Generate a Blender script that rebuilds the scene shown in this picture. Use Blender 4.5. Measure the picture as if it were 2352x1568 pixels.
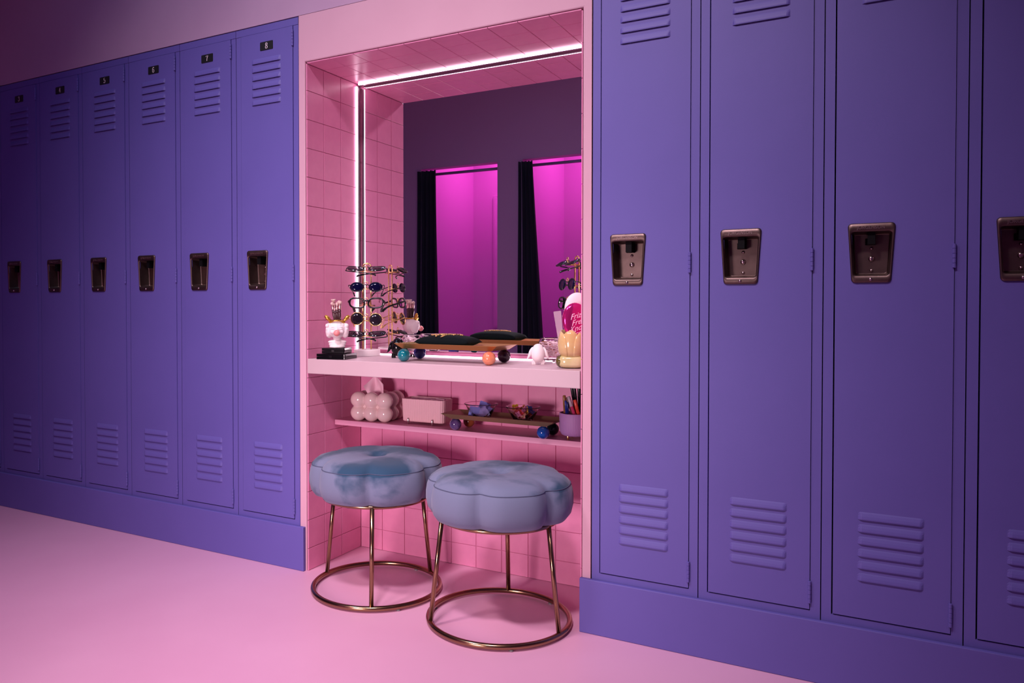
import bpy, bmesh, math, random
from mathutils import Vector, Matrix
random.seed(7)
PI = math.pi
for o in list(bpy.data.objects): bpy.data.objects.remove(o)
SC = bpy.context.scene
COL = SC.collection

# ------------------------------------------------------------------ camera
CAM = Vector((2.0012, -2.1843, 0.9716)); YAW, PIT, ROL = -0.5128, -0.0176, -0.0005
f = Vector((math.sin(YAW)*math.cos(PIT), math.cos(YAW)*math.cos(PIT), math.sin(PIT)))
r = Vector((math.cos(YAW), -math.sin(YAW), 0)); u = r.cross(f)
r2 = r*math.cos(ROL) + u*math.sin(ROL); u2 = -r*math.sin(ROL) + u*math.cos(ROL)
cd = bpy.data.cameras.new('camera'); cam = bpy.data.objects.new('camera', cd); COL.objects.link(cam)
M = Matrix.Identity(4)
for i in range(3):
    M[i][0] = r2[i]; M[i][1] = u2[i]; M[i][2] = -f[i]; M[i][3] = CAM[i]
cam.matrix_world = M
cd.sensor_width = 36; cd.lens = 1780.07/2352*36; cd.shift_x = (1176-1029.1)/2352; cd.shift_y = -(784-726.4)/2352; cd.clip_start = 0.02
SC.camera = cam

# ------------------------------------------------------------------ world, view, main lights
w = bpy.data.worlds.new('world'); SC.world = w; w.use_nodes = True
w.node_tree.nodes['Background'].inputs[0].default_value = (0.02, 0.02, 0.04, 1)
w.node_tree.nodes['Background'].inputs[1].default_value = 0.3
SC.view_settings.view_transform = 'Standard'; SC.view_settings.look = 'None'
SC.view_settings.gamma = 1; SC.view_settings.use_curve_mapping = False
SC.view_settings.exposure = -0.08

def area(name, loc, target, sx, sy, power, color, spread=180):
    l = bpy.data.lights.new(name, 'AREA'); l.shape = 'RECTANGLE'; l.size = sx; l.size_y = sy
    l.energy = power; l.color = color; l.spread = math.radians(spread)
    o = bpy.data.objects.new(name, l); COL.objects.link(o); o.location = loc
    d = Vector(target) - Vector(loc); o.rotation_euler = d.to_track_quat('-Z', 'Y').to_euler()
    return o
LIGHTS = [('key_panel_light', (-0.05, -1.95, 3.22), (0.38, -0.25, 0.62), 0.42, 0.20, 12.0, (1.0, 0.80, 0.85), 84),
          ('second_panel_light', (1.30, -1.90, 3.22), (0.92, -0.18, 0.70), 0.42, 0.20, 13.5, (1.0, 0.80, 0.92), 76),
          ('added_fill_light', (-0.10, -1.0, 3.22), (-0.10, -1.0, 0.0), 0.60, 0.60, 6.5, (0.24, 0.48, 1.0), 150),  # added bluish ambient fill that tints the darker areas
          ('added_softbox_light', (0.72, -2.45, 0.66), (0.50, 0.0, 0.46), 0.46, 0.50, 7.5, (1.0, 0.76, 0.83), 72)]  # added low frontal fill to brighten the tiles under the counter
for L_ in LIGHTS: area(*L_)

# ------------------------------------------------------------------ materials
def mat(name, color, rough=0.5, metal=0.0, **k):
    m = bpy.data.materials.new(name); m.use_nodes = True
    b = m.node_tree.nodes['Principled BSDF']
    b.inputs['Base Color'].default_value = (*color, 1); b.inputs['Roughness'].default_value = rough
    b.inputs['Metallic'].default_value = metal
    names = dict(trans='Transmission Weight', ior='IOR', alpha='Alpha', sheen='Sheen Weight', sheenr='Sheen Roughness',
                 coat='Coat Weight', spec='Specular IOR Level', sss='Subsurface Weight')
    for n, v in k.items():
        if n in names: b.inputs[names[n]].default_value = v
    return m
def noise_mat(name, c1, c2, rough=0.5, metal=0.0, scale=8, lo=0.35, hi=0.65, bump=0.0, bscale=None, detail=4, distort=0.0, **k):
    m = mat(name, c1, rough, metal, **k); nt = m.node_tree; b = nt.nodes['Principled BSDF']
    tc = nt.nodes.new('ShaderNodeTexCoord'); n = nt.nodes.new('ShaderNodeTexNoise'); cr = nt.nodes.new('ShaderNodeValToRGB')
    n.inputs['Scale'].default_value = scale; n.inputs['Detail'].default_value = detail; n.inputs['Distortion'].default_value = distort
    cr.color_ramp.elements[0].position = lo; cr.color_ramp.elements[1].position = hi
    cr.color_ramp.elements[0].color = (*c1, 1); cr.color_ramp.elements[1].color = (*c2, 1)
    nt.links.new(tc.outputs['Object'], n.inputs['Vector']); nt.links.new(n.outputs['Fac'], cr.inputs['Fac'])
    nt.links.new(cr.outputs['Color'], b.inputs['Base Color'])
    if bump:
        n2 = nt.nodes.new('ShaderNodeTexNoise'); n2.inputs['Scale'].default_value = bscale or scale*20; n2.inputs['Detail'].default_value = 3
        bp = nt.nodes.new('ShaderNodeBump'); bp.inputs['Strength'].default_value = bump; bp.inputs['Distance'].default_value = 0.002
        nt.links.new(tc.outputs['Object'], n2.inputs['Vector']); nt.links.new(n2.outputs['Fac'], bp.inputs['Height'])
        nt.links.new(bp.outputs['Normal'], b.inputs['Normal'])
    return m
def emit(name, color, strength):
    m = bpy.data.materials.new(name); m.use_nodes = True; nt = m.node_tree; nt.nodes.clear()
    e = nt.nodes.new('ShaderNodeEmission'); o = nt.nodes.new('ShaderNodeOutputMaterial')
    e.inputs[0].default_value = (*color, 1); e.inputs[1].default_value = strength; nt.links.new(e.outputs[0], o.inputs[0]); return m
MT = {}
MT['locker'] = noise_mat('locker_paint', (0.116, 0.096, 0.37), (0.125, 0.103, 0.39), 0.55, scale=3, bump=0.06, bscale=500)
MT['base'] = noise_mat('baseboard_paint', (0.116, 0.096, 0.37), (0.125, 0.103, 0.39), 0.55, scale=3, bump=0.03, bscale=300)
MT['pinkwall'] = noise_mat('pink_wall_paint', (0.62, 0.35, 0.44), (0.64, 0.37, 0.46), 0.6, scale=4, bump=0.05, bscale=200)
MT['upper'] = noise_mat('upper_wall_paint', (0.46, 0.29, 0.43), (0.48, 0.31, 0.45), 0.65, scale=4, bump=0.05, bscale=200)
MT['floor'] = noise_mat('pink_floor', (0.73, 0.37, 0.53), (0.76, 0.40, 0.56), 0.42, scale=2.2, bump=0.02, bscale=90)
MT['tile'] = noise_mat('pink_tile', (0.72, 0.24, 0.42), (0.77, 0.27, 0.45), 0.3, scale=25, lo=0.3, hi=0.7)
MT['grout'] = mat('pink_grout', (0.66, 0.21, 0.38), 0.7)
MT['counter'] = noise_mat('counter_laminate', (0.53, 0.375, 0.41), (0.55, 0.395, 0.43), 0.45, scale=5)
MT['shelf'] = mat('shelf_laminate', (0.72, 0.30, 0.45), 0.45)
MT['ceil'] = mat('ceiling_paint', (0.45, 0.38, 0.50), 0.8)
MT['wallfront'] = noise_mat('grey_wall_paint', (0.66, 0.42, 0.58), (0.67, 0.43, 0.59), 0.7, scale=3)
MT['cubicle'] = mat('cubicle_paint', (0.75, 0.45, 0.75), 0.6)
MT['mirror'] = mat('mirror_silver', (0.93, 0.93, 0.95), 0.0, 1.0)
MT['black'] = mat('black_backing', (0.004, 0.004, 0.005), 0.6, spec=0.1)
MT['led'] = emit('led_glow', (1.0, 0.70, 0.86), 7.0)
MT['alu'] = mat('aluminium', (0.7, 0.62, 0.66), 0.35, 1.0)
MT['bronze'] = noise_mat('dark_nickel', (0.135, 0.093, 0.085), (0.160, 0.110, 0.100), 0.42, 1.0, scale=40)
MT['emboss'] = mat('embossed_nickel', (0.34, 0.25, 0.25), 0.38, 1.0)
MT['rivet'] = mat('rivet_nickel', (0.5, 0.4, 0.4), 0.22, 1.0)
MT['plate'] = mat('number_plate_black', (0.008, 0.010, 0.012), 0.45)
MT['digit'] = mat('number_plate_print', (0.80, 0.68, 0.70), 0.5)
MT['copper'] = mat('rose_gold', (0.32, 0.20, 0.115), 0.2, 1.0)
MT['gold'] = mat('gold', (0.83, 0.55, 0.22), 0.22, 1.0)
MT['goldpaint'] = mat('gold_glaze', (0.60, 0.33, 0.06), 0.3, 0.85)
MT['clearpad'] = mat('clear_pad', (0.9, 0.8, 0.85), 0.2, trans=0.8)
MT['velvetblack'] = mat('black_velvet', (0.004, 0.007, 0.008), 0.85, spec=0.08)
MT['curtain'] = mat('black_curtain', (0.012, 0.014, 0.022), 0.9, sheen=0.15)
MT['whitecer'] = mat('white_bisque', (0.85, 0.74, 0.74), 0.55, sss=0.0)
MT['bubble'] = mat('coral_bubble', (0.80, 0.27, 0.26), 0.35)
MT['cloud'] = mat('cream_glaze', (0.78, 0.55, 0.53), 0.16, coat=0.4)
MT['tissue'] = mat('tissue_paper', (0.85, 0.52, 0.62), 0.9)
MT['blackgloss'] = mat('black_gloss', (0.003, 0.003, 0.004), 0.14, spec=0.3)
MT['blackframe'] = mat('black_acetate', (0.005, 0.005, 0.006), 0.18)
MT['lens'] = mat('smoke_lens', (0.012, 0.008, 0.014), 0.04, spec=0.7)
MT['lensblue'] = mat('blue_lens', (0.002, 0.002, 0.022), 0.04, spec=0.4)
MT['glass'] = mat('clear_glass', (1, 0.97, 0.98), 0.02, trans=1.0, ior=1.45)
MT['thinglass'] = mat('thin_glass', (1, 0.97, 0.98), 0.02, trans=1.0, ior=1.2)
MT['lensclear'] = mat('clear_lens', (1, 0.97, 0.98), 0.02, trans=1.0, ior=1.05)
MT['ribbedpink'] = mat('blush_ceramic', (0.80, 0.46, 0.50), 0.6)
MT['lilac'] = mat('lilac_ceramic', (0.44, 0.22, 0.48), 0.55)
MT['tulip'] = noise_mat('yellow_glaze', (0.66, 0.44, 0.18), (0.72, 0.55, 0.30), 0.16, scale=14, coat=0.5)
MT['leaf'] = noise_mat('pale_green_glaze', (0.56, 0.48, 0.20), (0.66, 0.56, 0.30), 0.14, scale=18, coat=0.5)
MT['leafdark'] = mat('olive_glaze', (0.10, 0.08, 0.02), 0.14, coat=0.5)
MT['magenta'] = mat('magenta_chrome', (0.80, 0.03, 0.28), 0.14, 0.75)
MT['script'] = mat('brush_print', (0.95, 0.55, 0.72), 0.5)
MT['card'] = mat('clear_card', (0.95, 0.72, 0.85), 0.25, trans=0.6, alpha=0.75)
MT['ferrule'] = mat('rose_ferrule', (0.75, 0.50, 0.48), 0.25, 1.0)
MT['bristle'] = noise_mat('brush_hair', (0.55, 0.36, 0.33), (0.72, 0.52, 0.48), 0.9, scale=200)
MT['bwood'] = mat('brush_handle', (0.05, 0.016, 0.02), 0.2)
MT['swab'] = mat('cotton_swab', (0.90, 0.70, 0.74), 0.8)
MT['trayout'] = mat('copper_tray', (0.42, 0.20, 0.07), 0.38, 0.85)
MT['traygold'] = mat('gold_tray', (0.75, 0.52, 0.20), 0.25, 0.95)
MT['traydark'] = mat('bronze_tray', (0.30, 0.18, 0.10), 0.45, 0.5)
def stone(name, c1, c2, sc=22): return noise_mat(name, c1, c2, 0.08, scale=sc, lo=0.3, hi=0.75, detail=5, distort=1.0, coat=0.4)
MT['teal'] = stone('teal_stone', (0.0, 0.10, 0.13), (0.02, 0.26, 0.30))
MT['blue'] = stone('blue_stone', (0.004, 0.012, 0.15), (0.01, 0.03, 0.26))
MT['coral'] = stone('coral_stone', (0.62, 0.13, 0.06), (0.85, 0.36, 0.20), 30)
MT['dark'] = stone('dark_stone', (0.014, 0.004, 0.018), (0.05, 0.014, 0.045))
MT['violet'] = stone('violet_stone', (0.03, 0.015, 0.09), (0.22, 0.13, 0.33))
MT['amber'] = stone('amber_stone', (0.22, 0.045, 0.015), (0.36, 0.09, 0.03))
MT['azure'] = stone('azure_stone', (0.0, 0.02, 0.20), (0.01, 0.10, 0.42))
MT['pine'] = stone('pine_stone', (0.0, 0.010, 0.014), (0.006, 0.03, 0.035))
def velvet():
    m = noise_mat('stool_velvet', (0.009, 0.050, 0.105), (0.145, 0.170, 0.265), 0.85, scale=4.2, lo=0.43, hi=0.53, detail=6, distort=0.25,
                  bump=0.15, bscale=600, sheen=0.18, sheenr=0.5)
    nt = m.node_tree; oi = nt.nodes.new('ShaderNodeObjectInfo'); ad = nt.nodes.new('ShaderNodeVectorMath'); tc = next(n for n in nt.nodes if n.type == 'TEX_COORD')
    nt.links.new(tc.outputs['Object'], ad.inputs[0]); nt.links.new(oi.outputs['Location'], ad.inputs[1])
    for n in nt.nodes:
        if n.type == 'TEX_NOISE': nt.links.new(ad.outputs[0], n.inputs['Vector'])
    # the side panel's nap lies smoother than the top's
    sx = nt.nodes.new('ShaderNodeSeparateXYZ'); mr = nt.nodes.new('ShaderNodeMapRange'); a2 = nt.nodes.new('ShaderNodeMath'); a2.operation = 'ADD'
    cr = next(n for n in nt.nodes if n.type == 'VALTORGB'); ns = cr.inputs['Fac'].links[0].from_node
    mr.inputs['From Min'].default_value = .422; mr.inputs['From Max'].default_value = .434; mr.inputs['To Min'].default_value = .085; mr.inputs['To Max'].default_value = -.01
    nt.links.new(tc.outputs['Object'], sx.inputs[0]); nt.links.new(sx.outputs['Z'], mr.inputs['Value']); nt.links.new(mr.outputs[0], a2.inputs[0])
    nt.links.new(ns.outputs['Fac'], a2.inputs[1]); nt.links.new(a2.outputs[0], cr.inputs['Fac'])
    return m
MT['velvet'] = velvet()
MT['velvetseam'] = mat('velvet_seam', (0.07, 0.085, 0.15), 0.9)

# ------------------------------------------------------------------ helpers
def build(name, bm, m, parent=None, smooth=False, loc=None, rot=None, bevel=0, seg=2, auto=None):
    me = bpy.data.meshes.new(name)
    bmesh.ops.recalc_face_normals(bm, faces=bm.faces[:])
    bm.to_mesh(me); bm.free()
    return link(name, me, m, parent, smooth, loc, rot, bevel, seg)
def link(name, me, m, parent=None, smooth=False, loc=None, rot=None, bevel=0, seg=2):
    if m is not None and not me.materials: me.materials.append(m)
    if smooth:
        for p in me.polygons: p.use_smooth = True
    o = bpy.data.objects.new(name, me); COL.objects.link(o)
    if parent: o.parent = parent
    if loc is not None: o.location = loc
    if rot is not None: o.rotation_euler = rot
    if bevel:
        b = o.modifiers.new('bevel', 'BEVEL'); b.width = bevel; b.segments = seg; b.limit_method = 'ANGLE'
    return o
def thing(name, label, cat, loc=(0, 0, 0), rot=(0, 0, 0), group=None):
    o = bpy.data.objects.new(name, None); COL.objects.link(o); o.location = loc; o.rotation_euler = rot
    o.empty_display_size = 0.02
    return tag(o, label, cat, group)
def tag(o, label, cat, group=None):
    o['label'] = label; o['category'] = cat
    if group: o['group'] = group
    return o
def struct(o, label=None):
    o['kind'] = 'structure'
    if label: o['label'] = label
    return o
B = bmesh.new
def box(bm, x0, x1, y0, y1, z0, z1, mtx=None):
    vs = [bm.verts.new((x, y, z)) for x in (x0, x1) for y in (y0, y1) for z in (z0, z1)]
    for idx in ((0, 1, 3, 2), (4, 6, 7, 5), (0, 4, 5, 1), (2, 3, 7, 6), (0, 2, 6, 4), (1, 5, 7, 3)):
        bm.faces.new([vs[i] for i in idx])
    if mtx: bmesh.ops.transform(bm, matrix=mtx, verts=vs)
    return bm
def bridge(bm, loops, cap0=True, cap1=True, closed=True):
    rows = [[bm.verts.new(p) for p in lp] for lp in loops]
    n = len(rows[0])
    for a, b in zip(rows, rows[1:]):
        for i in range(n if closed else n-1):
            j = (i+1) % n
            bm.faces.new((a[i], a[j], b[j], b[i]))
    if cap0: bm.faces.new(rows[0][::-1])
    if cap1: bm.faces.new(rows[-1])
    return rows
def lathe(bm, prof, n=32, c=(0, 0, 0), mod=None, cap0=True, cap1=True):
    loops = []
    for k, (rr, z) in enumerate(prof):
        rr = max(rr, 1e-4); lp = []
        for i in range(n):
            a = 2*PI*i/n; q = rr*(mod(a, k) if mod else 1)
            lp.append((c[0]+q*math.cos(a), c[1]+q*math.sin(a), c[2]+z))
        loops.append(lp)
    bridge(bm, loops, cap0, cap1); return bm
def tube(bm, pts, rad, n=8, closed=False, caps=True):
    pts = [Vector(p) for p in pts]; N = len(pts); rows = []
    up = Vector((0, 0, 1)); prev = None
    for i, p in enumerate(pts):
        if closed: t = pts[(i+1) % N]-pts[i-1]
        else: t = pts[min(i+1, N-1)]-pts[max(i-1, 0)]
        t.normalize()
        if prev is None:
            a = up if abs(t.dot(up)) < 0.9 else Vector((1, 0, 0)); nrm = (a - t*a.dot(t)).normalized()
        else: nrm = (prev - t*prev.dot(t)).normalized()
        prev = nrm; bn = t.cross(nrm); rr = rad[i] if isinstance(rad, (list, tuple)) else rad
        rows.append([bm.verts.new(p + nrm*rr*math.cos(2*PI*k/n) + bn*rr*math.sin(2*PI*k/n)) for k in range(n)])
    for i in range(N if closed else N-1):
        a, b = rows[i], rows[(i+1) % N]
        for k in range(n):
            j = (k+1) % n; bm.faces.new((a[k], a[j], b[j], b[k]))
    if caps and not closed:
        bm.faces.new(rows[0][::-1]); bm.faces.new(rows[-1])
    return bm
def sphere(bm, c=(0, 0, 0), rx=1, ry=None, rz=None, nu=20, nv=12, mtx=None):
    ry = ry or rx; rz = rz or rx
    top = bm.verts.new((0, 0, rz)); bot = bm.verts.new((0, 0, -rz)); rows = []
    for j in range(1, nv):
        ph = PI*j/nv
        rows.append([bm.verts.new((rx*math.sin(ph)*math.cos(2*PI*i/nu), ry*math.sin(ph)*math.sin(2*PI*i/nu), rz*math.cos(ph))) for i in range(nu)])
    for i in range(nu):
        k = (i+1) % nu
        bm.faces.new((top, rows[0][i], rows[0][k])); bm.faces.new((bot, rows[-1][k], rows[-1][i]))
        for a, b in zip(rows, rows[1:]): bm.faces.new((a[i], b[i], b[k], a[k]))
    vs = [top, bot]+[v for rw in rows for v in rw]
    if mtx is not None: bmesh.ops.transform(bm, matrix=mtx, verts=vs)
    bmesh.ops.translate(bm, vec=Vector(c), verts=vs); return bm
def ring(bm, c, R, rad, axis='z', n=40, m=8):
    pts = []
    for i in range(n):
        a = 2*PI*i/n; p = {'z': (math.cos(a), math.sin(a), 0), 'y': (math.cos(a), 0, math.sin(a)), 'x': (0, math.cos(a), math.sin(a))}[axis]
        pts.append(Vector(c)+Vector(p)*R)
    return tube(bm, pts, rad, m, closed=True)
def spline(pts, n=8, closed=False):
    P_ = [Vector(p) for p in pts]; out = []; N = len(P_)
    for i in range(N if closed else N-1):
        p0 = P_[i-1] if (closed or i > 0) else P_[0]; p1 = P_[i]; p2 = P_[(i+1) % N]
        p3 = P_[(i+2) % N] if (closed or i+2 < N) else P_[-1]
        for k in range(n):
            t = k/n
            out.append(0.5*((2*p1)+(p2-p0)*t+(2*p0-5*p1+4*p2-p3)*t*t+(3*p1-p0-3*p2+p3)*t**3))
    if not closed: out.append(P_[-1])
    return out
def text_mesh(s, size, shear=0.0, extrude=0.0004, spacing=1.0, bold=0.0):
    c = bpy.data.curves.new('lettering', 'FONT'); c.body = s; c.size = size; c.align_x = 'CENTER'; c.align_y = 'CENTER'
    c.extrude = extrude; c.shear = shear; c.space_character = spacing; c.offset = bold; c.resolution_u = 3
    o = bpy.data.objects.new('lettering', c); COL.objects.link(o)
    dg = bpy.context.evaluated_depsgraph_get(); dg.update()
    me = bpy.data.meshes.new_from_object(o.evaluated_get(dg))
    bpy.data.objects.remove(o); bpy.data.curves.remove(c); return me

# ------------------------------------------------------------------ key dimensions
LW = 0.305; TOPZ = 2.0008; BASEZ = 0.1602
XL, XR_, YB, ZT = 0.1885, 1.2198, 0.3265, 1.8298      # niche: left, right, back, ceiling
ZC, ZS = 0.770, 0.530                              # counter top, lower shelf top
RX0, RX1, RY, RZ = -2.6, 2.95, -2.90, 3.35         # room
XRL = 1.4072                                       # centre of the first locker right of the niche

# ------------------------------------------------------------------ structure
struct(build('floor', box(B(), RX0, RX1, -4.10, 0.42, -0.05, 0), MT['floor']), 'smooth pink poured floor')
struct(build('ceiling', box(B(), RX0, RX1, RY, 0.42, RZ, RZ+0.05), MT['ceil']), 'dark room ceiling')
struct(build('wall_left', box(B(), RX0-0.05, RX0, RY, 0.42, 0, RZ), MT['upper']), 'plain wall at the left end of the room')
struct(build('wall_right', box(B(), RX1, RX1+0.05, RY, 0.42, 0, RZ), MT['upper']), 'plain wall at the right end of the room')
bm = B(); box(bm, RX0, RX1, 0.0, 0.06, TOPZ+0.004, RZ); box(bm, RX0, -1.990, 0.0, 0.06, 0, TOPZ+0.004); box(bm, 2.488, RX1, 0.0, 0.06, 0, TOPZ+0.004)
struct(build('wall_upper', bm, MT['upper']), 'mauve wall above the lockers')
# pink surround of the niche, one panel with an opening, soft edges
bm = B(); T = TOPZ+0.0025
def frame_panel(bm, x0, x1, z0, z1, hx0, hx1, hz1, y0, y1):
    loops = []
    for (y, e) in ((y1, 0), (y0+0.004, 0), (y0+0.001, 0.001), (y0, 0.004)):
        loops.append([(hx0-e, y, z0), (hx0-e, y, hz1+e), (hx1+e, y, hz1+e), (hx1+e, y, z0)])
    loops.append([(x0, y0, z0), (x0, y0, z1), (x1, y0, z1), (x1, y0, z0)])
    loops.append([(x0, y1, z0), (x0, y1, z1), (x1, y1, z1), (x1, y1, z0)])
    bridge(bm, loops, False, False, closed=False)
frame_panel(bm, 0.1545, 1.2527, 0.0, T, XL-0.006, XR_+0.006, ZT+0.006, 0.0, 0.03)
struct(build('wall_surround', bm, MT['pinkwall']), 'pink painted wall face framing the niche')
# niche walls: backing with real tiles on it
TP, TX = 0.1034, 0.1034; TG = 0.0019; TH = 0.0038
tile_cache = {}
def tile_mesh(w_, h_):
    k = (round(w_, 4), round(h_, 4))
    if k not in tile_cache:
        bm = B(); e = 0.0010
        a = w_/2-TG/2; b = h_/2-TG/2
        lp = [[(-a, 0, -b), (a, 0, -b), (a, 0, b), (-a, 0, b)], [(-a, -TH+e, -b), (a, -TH+e, -b), (a, -TH+e, b), (-a, -TH+e, b)],
              [(-a+e, -TH, -b+e), (a-e, -TH, -b+e), (a-e, -TH, b-e), (-a+e, -TH, b-e)]]
        bridge(bm, lp); me = bpy.data.meshes.new('tile'); bmesh.ops.recalc_face_normals(bm, faces=bm.faces[:]); bm.to_mesh(me); bm.free()
        me.materials.append(MT['tile']); tile_cache[k] = me
    return tile_cache[k]
def tiles(parent, us, vs, place, rot):
    for a0, a1 in zip(us, us[1:]):
        for b0, b1 in zip(vs, vs[1:]):
            if a1-a0 < 0.012 or b1-b0 < 0.012: continue
            link('tile', tile_mesh(a1-a0, b1-b0), None, parent, loc=place((a0+a1)/2, (b0+b1)/2), rot=rot)
zrows = [0.0]+[0.0801+k*TP for k in range(17)]+[ZT]
ycols = [0.003, 0.0988, 0.0988+TP, YB]
xcols = [XL]+[0.2908+TX*k for k in range(9)]+[XR_]
zlow = [z for z in zrows if z < 0.70]+[0.7165]
wl = struct(build('wall_niche_left', box(B(), XL-0.026, XL-TH, 0.031, YB+0.02, 0, ZT+0.02), MT['grout']), 'left inner wall of the niche, pink square tiles')
tiles(wl, ycols, zrows, lambda a, b: (XL-TH, a, b), (0, 0, PI/2))
wr = struct(build('wall_niche_right', box(B(), XR_+TH, XR_+0.026, 0.031, YB+0.02, 0, ZT+0.02), MT['grout']), 'right inner wall of the niche, pink square tiles')
tiles(wr, ycols, zrows, lambda a, b: (XR_+TH, a, b), (0, 0, -PI/2))
wb = struct(build('wall_niche_back', box(B(), XL-0.006, XR_+0.006, YB+TH, YB+0.03, 0, ZT+0.02), MT['grout']), 'back wall of the niche below the counter, pink square tiles')
tiles(wb, xcols, zlow, lambda a, b: (a, YB+TH, b), (0, 0, 0))
wc = struct(build('ceiling_niche', box(B(), XL-0.006, XR_+0.006, 0.031, YB+TH, ZT+TH, ZT+0.02), MT['grout']), 'tiled ceiling of the niche')
tiles(wc, xcols, ycols, lambda a, b: (a, b, ZT+TH), (PI/2, 0, 0))
# baseboards
struct(build('baseboard_left', box(B(), -1.99, 0.1785, -0.0140, 0.0, 0, BASEZ), MT['base'], bevel=0.0025), 'purple plinth under the left lockers')
struct(build('baseboard_right', box(B(), 1.2228, 2.49, -0.0140, 0.0, 0, BASEZ), MT['base'], bevel=0.0025), 'purple plinth under the right lockers')

# opposite wall with two fitting cubicles, seen in the mirror
OP = [(-1.492, -0.763), (-0.540, 0.19)]; OZ = 2.122
bm = B()
box(bm, RX0, OP[0][0], RY-0.09, RY, 0, RZ); box(bm, OP[0][1], OP[1][0], RY-0.09, RY, 0, RZ); box(bm, OP[1][1], RX1, RY-0.09, RY, 0, RZ)
for a, b in OP: box(bm, a, b, RY-0.09, RY, OZ, RZ)
struct(build('wall_front', bm, MT['wallfront']), 'grey wall with two cubicle openings reflected in the mirror')
for k, (a, b) in enumerate(OP):
    x0, x1 = a-0.07, b+0.07; yb = RY-1.11; bm = B()
    box(bm, x0-0.02, x0, yb, RY-0.09, 0, 2.62); box(bm, x1, x1+0.02, yb, RY-0.09, 0, 2.62); box(bm, x0-0.02, x1+0.02, yb-0.02, yb, 0, 2.62)
    box(bm, x0-0.02, x1+0.02, yb-0.02, RY-0.09, 2.62, 2.64)
    struct(build('wall_cubicle', bm, MT['cubicle']), ['inner walls of the left fitting cubicle in the mirror', 'inner walls of the right fitting cubicle in the mirror'][k])
    t = thing('ceiling_lamp', ['magenta lamp inside the left reflected cubicle', 'magenta lamp inside the right reflected cubicle'][k], 'lamp', ((x0+x1)/2+0.12, RY-0.74, 2.615))
    build('housing', box(B(), -0.16, 0.16, -0.16, 0.16, -0.03, 0.004), MT['black'], t)
    build('diffuser', box(B(), -0.145, 0.145, -0.145, 0.145, -0.034, -0.03), emit('magenta_glow', (1.0, 0.10, 0.72), 3), t)
    la = area('cubicle_light', ((x0+x1)/2+0.12, RY-0.74, 2.575), ((x0+x1)/2+0.12, RY-0.74, 0), 0.28, 0.28, 7, (1.0, 0.13, 0.68))
    side = ['left', 'right'][k]
    rod = build('curtain_rod', tube(B(), [(a-0.0, RY-0.03, 2.072), (b, RY-0.03, 2.072)], 0.012, 10), mat('rod_steel', (0.30, 0.20, 0.34), 0.4, 0.2), smooth=True)
    tag(rod, 'thin horizontal curtain rod across the %s cubicle opening in the mirror' % side, 'curtain rod')
    bm = B(); cw0, cw1 = (0.187, 0.210) if k == 0 else (0.125, 0.250); lp = []
    nz, nx = 14, 48
    for j in range(nz+1):
        z = 0.03+(2.100-0.03)*j/nz; t_ = j/nz; wd = cw1+(cw0-cw1)*t_
        row_f = []; row_b = []
        for i in range(nx+1):
            s = i/nx; x = a-0.03+wd*s
            yy = RY+0.012+0.030*math.sin(s*2*PI*4.5+0.5*math.sin(5*t_))*(1-0.35*t_)
            row_f.append((x, yy+0.002, z)); row_b.append((x, yy-0.002, z))
        lp.append(row_f+row_b[::-1])
    bridge(bm, lp)
    tag(build('curtain', bm, MT['curtain'], smooth=True), ['black curtain gathered at the left of the left cubicle in the mirror', 'black curtain gathered between the two cubicles in the mirror'][k], 'curtain', 'cubicle curtains')
bm = B(); box(bm, -1.335, -1.05, RY-1.108, RY-1.09, 0.728, 2.014)
o = thing('wall_mirror', 'narrow framed mirror on the back of the left cubicle', 'mirror', (0, 0, 0))
build('frame', bm, MT['cubicle'], o, bevel=0.003)
build('mirror_glass', box(B(), -1.315, -1.07, RY-1.0905, RY-1.0885, 0.748, 1.994), MT['mirror'], o)

# ------------------------------------------------------------------ mirror and LED strips
t = thing('vanity_mirror', 'large frameless mirror filling the back of the pink niche', 'mirror', (0, 0, 0))
build('backing', box(B(), XL-0.002, XR_+0.002, YB+0.0015, YB+TH-.0005, 0.790, ZT+0.004), MT['black'], t)
build('mirror_glass', box(B(), XL+0.0035, XR_-0.0035, YB-0.0025, YB+0.0012, 0.790, ZT-0.0035), MT['mirror'], t)
def led(label, lo, hi, wall):
    # slim aluminium channel fixed to the niche wall just in front of the mirror, diffuser on its room side
    t = thing('led_strip', label, 'light strip', (0, 0, 0), group='light strips around the mirror')
    (x0, y0, z0), (x1, y1, z1) = lo, hi
    build('profile', box(B(), x0, x1, y0+0.004, y1, z0, z1), MT['alu'], t)
    e = 0.0006
    build('diffuser', box(B(), x0+(e if wall != 'x' else 0), x1, y0, y0+0.0065, z0, z1), MT['led'], t, bevel=0.0008)
led('glowing white light strip up the left side of the mirror', (XL+0.0002, 0.297, ZC+0.012), (XL+0.0070, 0.313, ZT-0.012), 'x')
led('glowing white light strip up the right side of the mirror', (XR_-0.0070, 0.297, ZC+0.012), (XR_-0.0002, 0.313, ZT-0.012), 'x')
led('glowing white light strip along the top of the mirror', (XL+0.012, 0.297, ZT-0.0075), (XR_-0.012, 0.313, ZT-0.0002), 'z')
led('glowing white light strip along the counter under the mirror', (XL+0.012, 0.300, ZC+0.0004), (XR_-0.012, 0.314, ZC+0.0056), 'z')

# counter and shelf
tag(build('vanity_counter', box(B(), XL+0.0005, XR_-0.0005, -0.001, YB-0.003, 0.717, ZC), MT['counter'], bevel=0.002), 'thick pink counter across the niche under the mirror', 'counter')
tag(build('wall_shelf', box(B(), XL+0.001, XR_-0.001, 0.158, YB, ZS-0.019, ZS), MT['shelf'], bevel=0.001), 'thin pink shelf across the niche below the counter', 'shelf')

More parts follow.
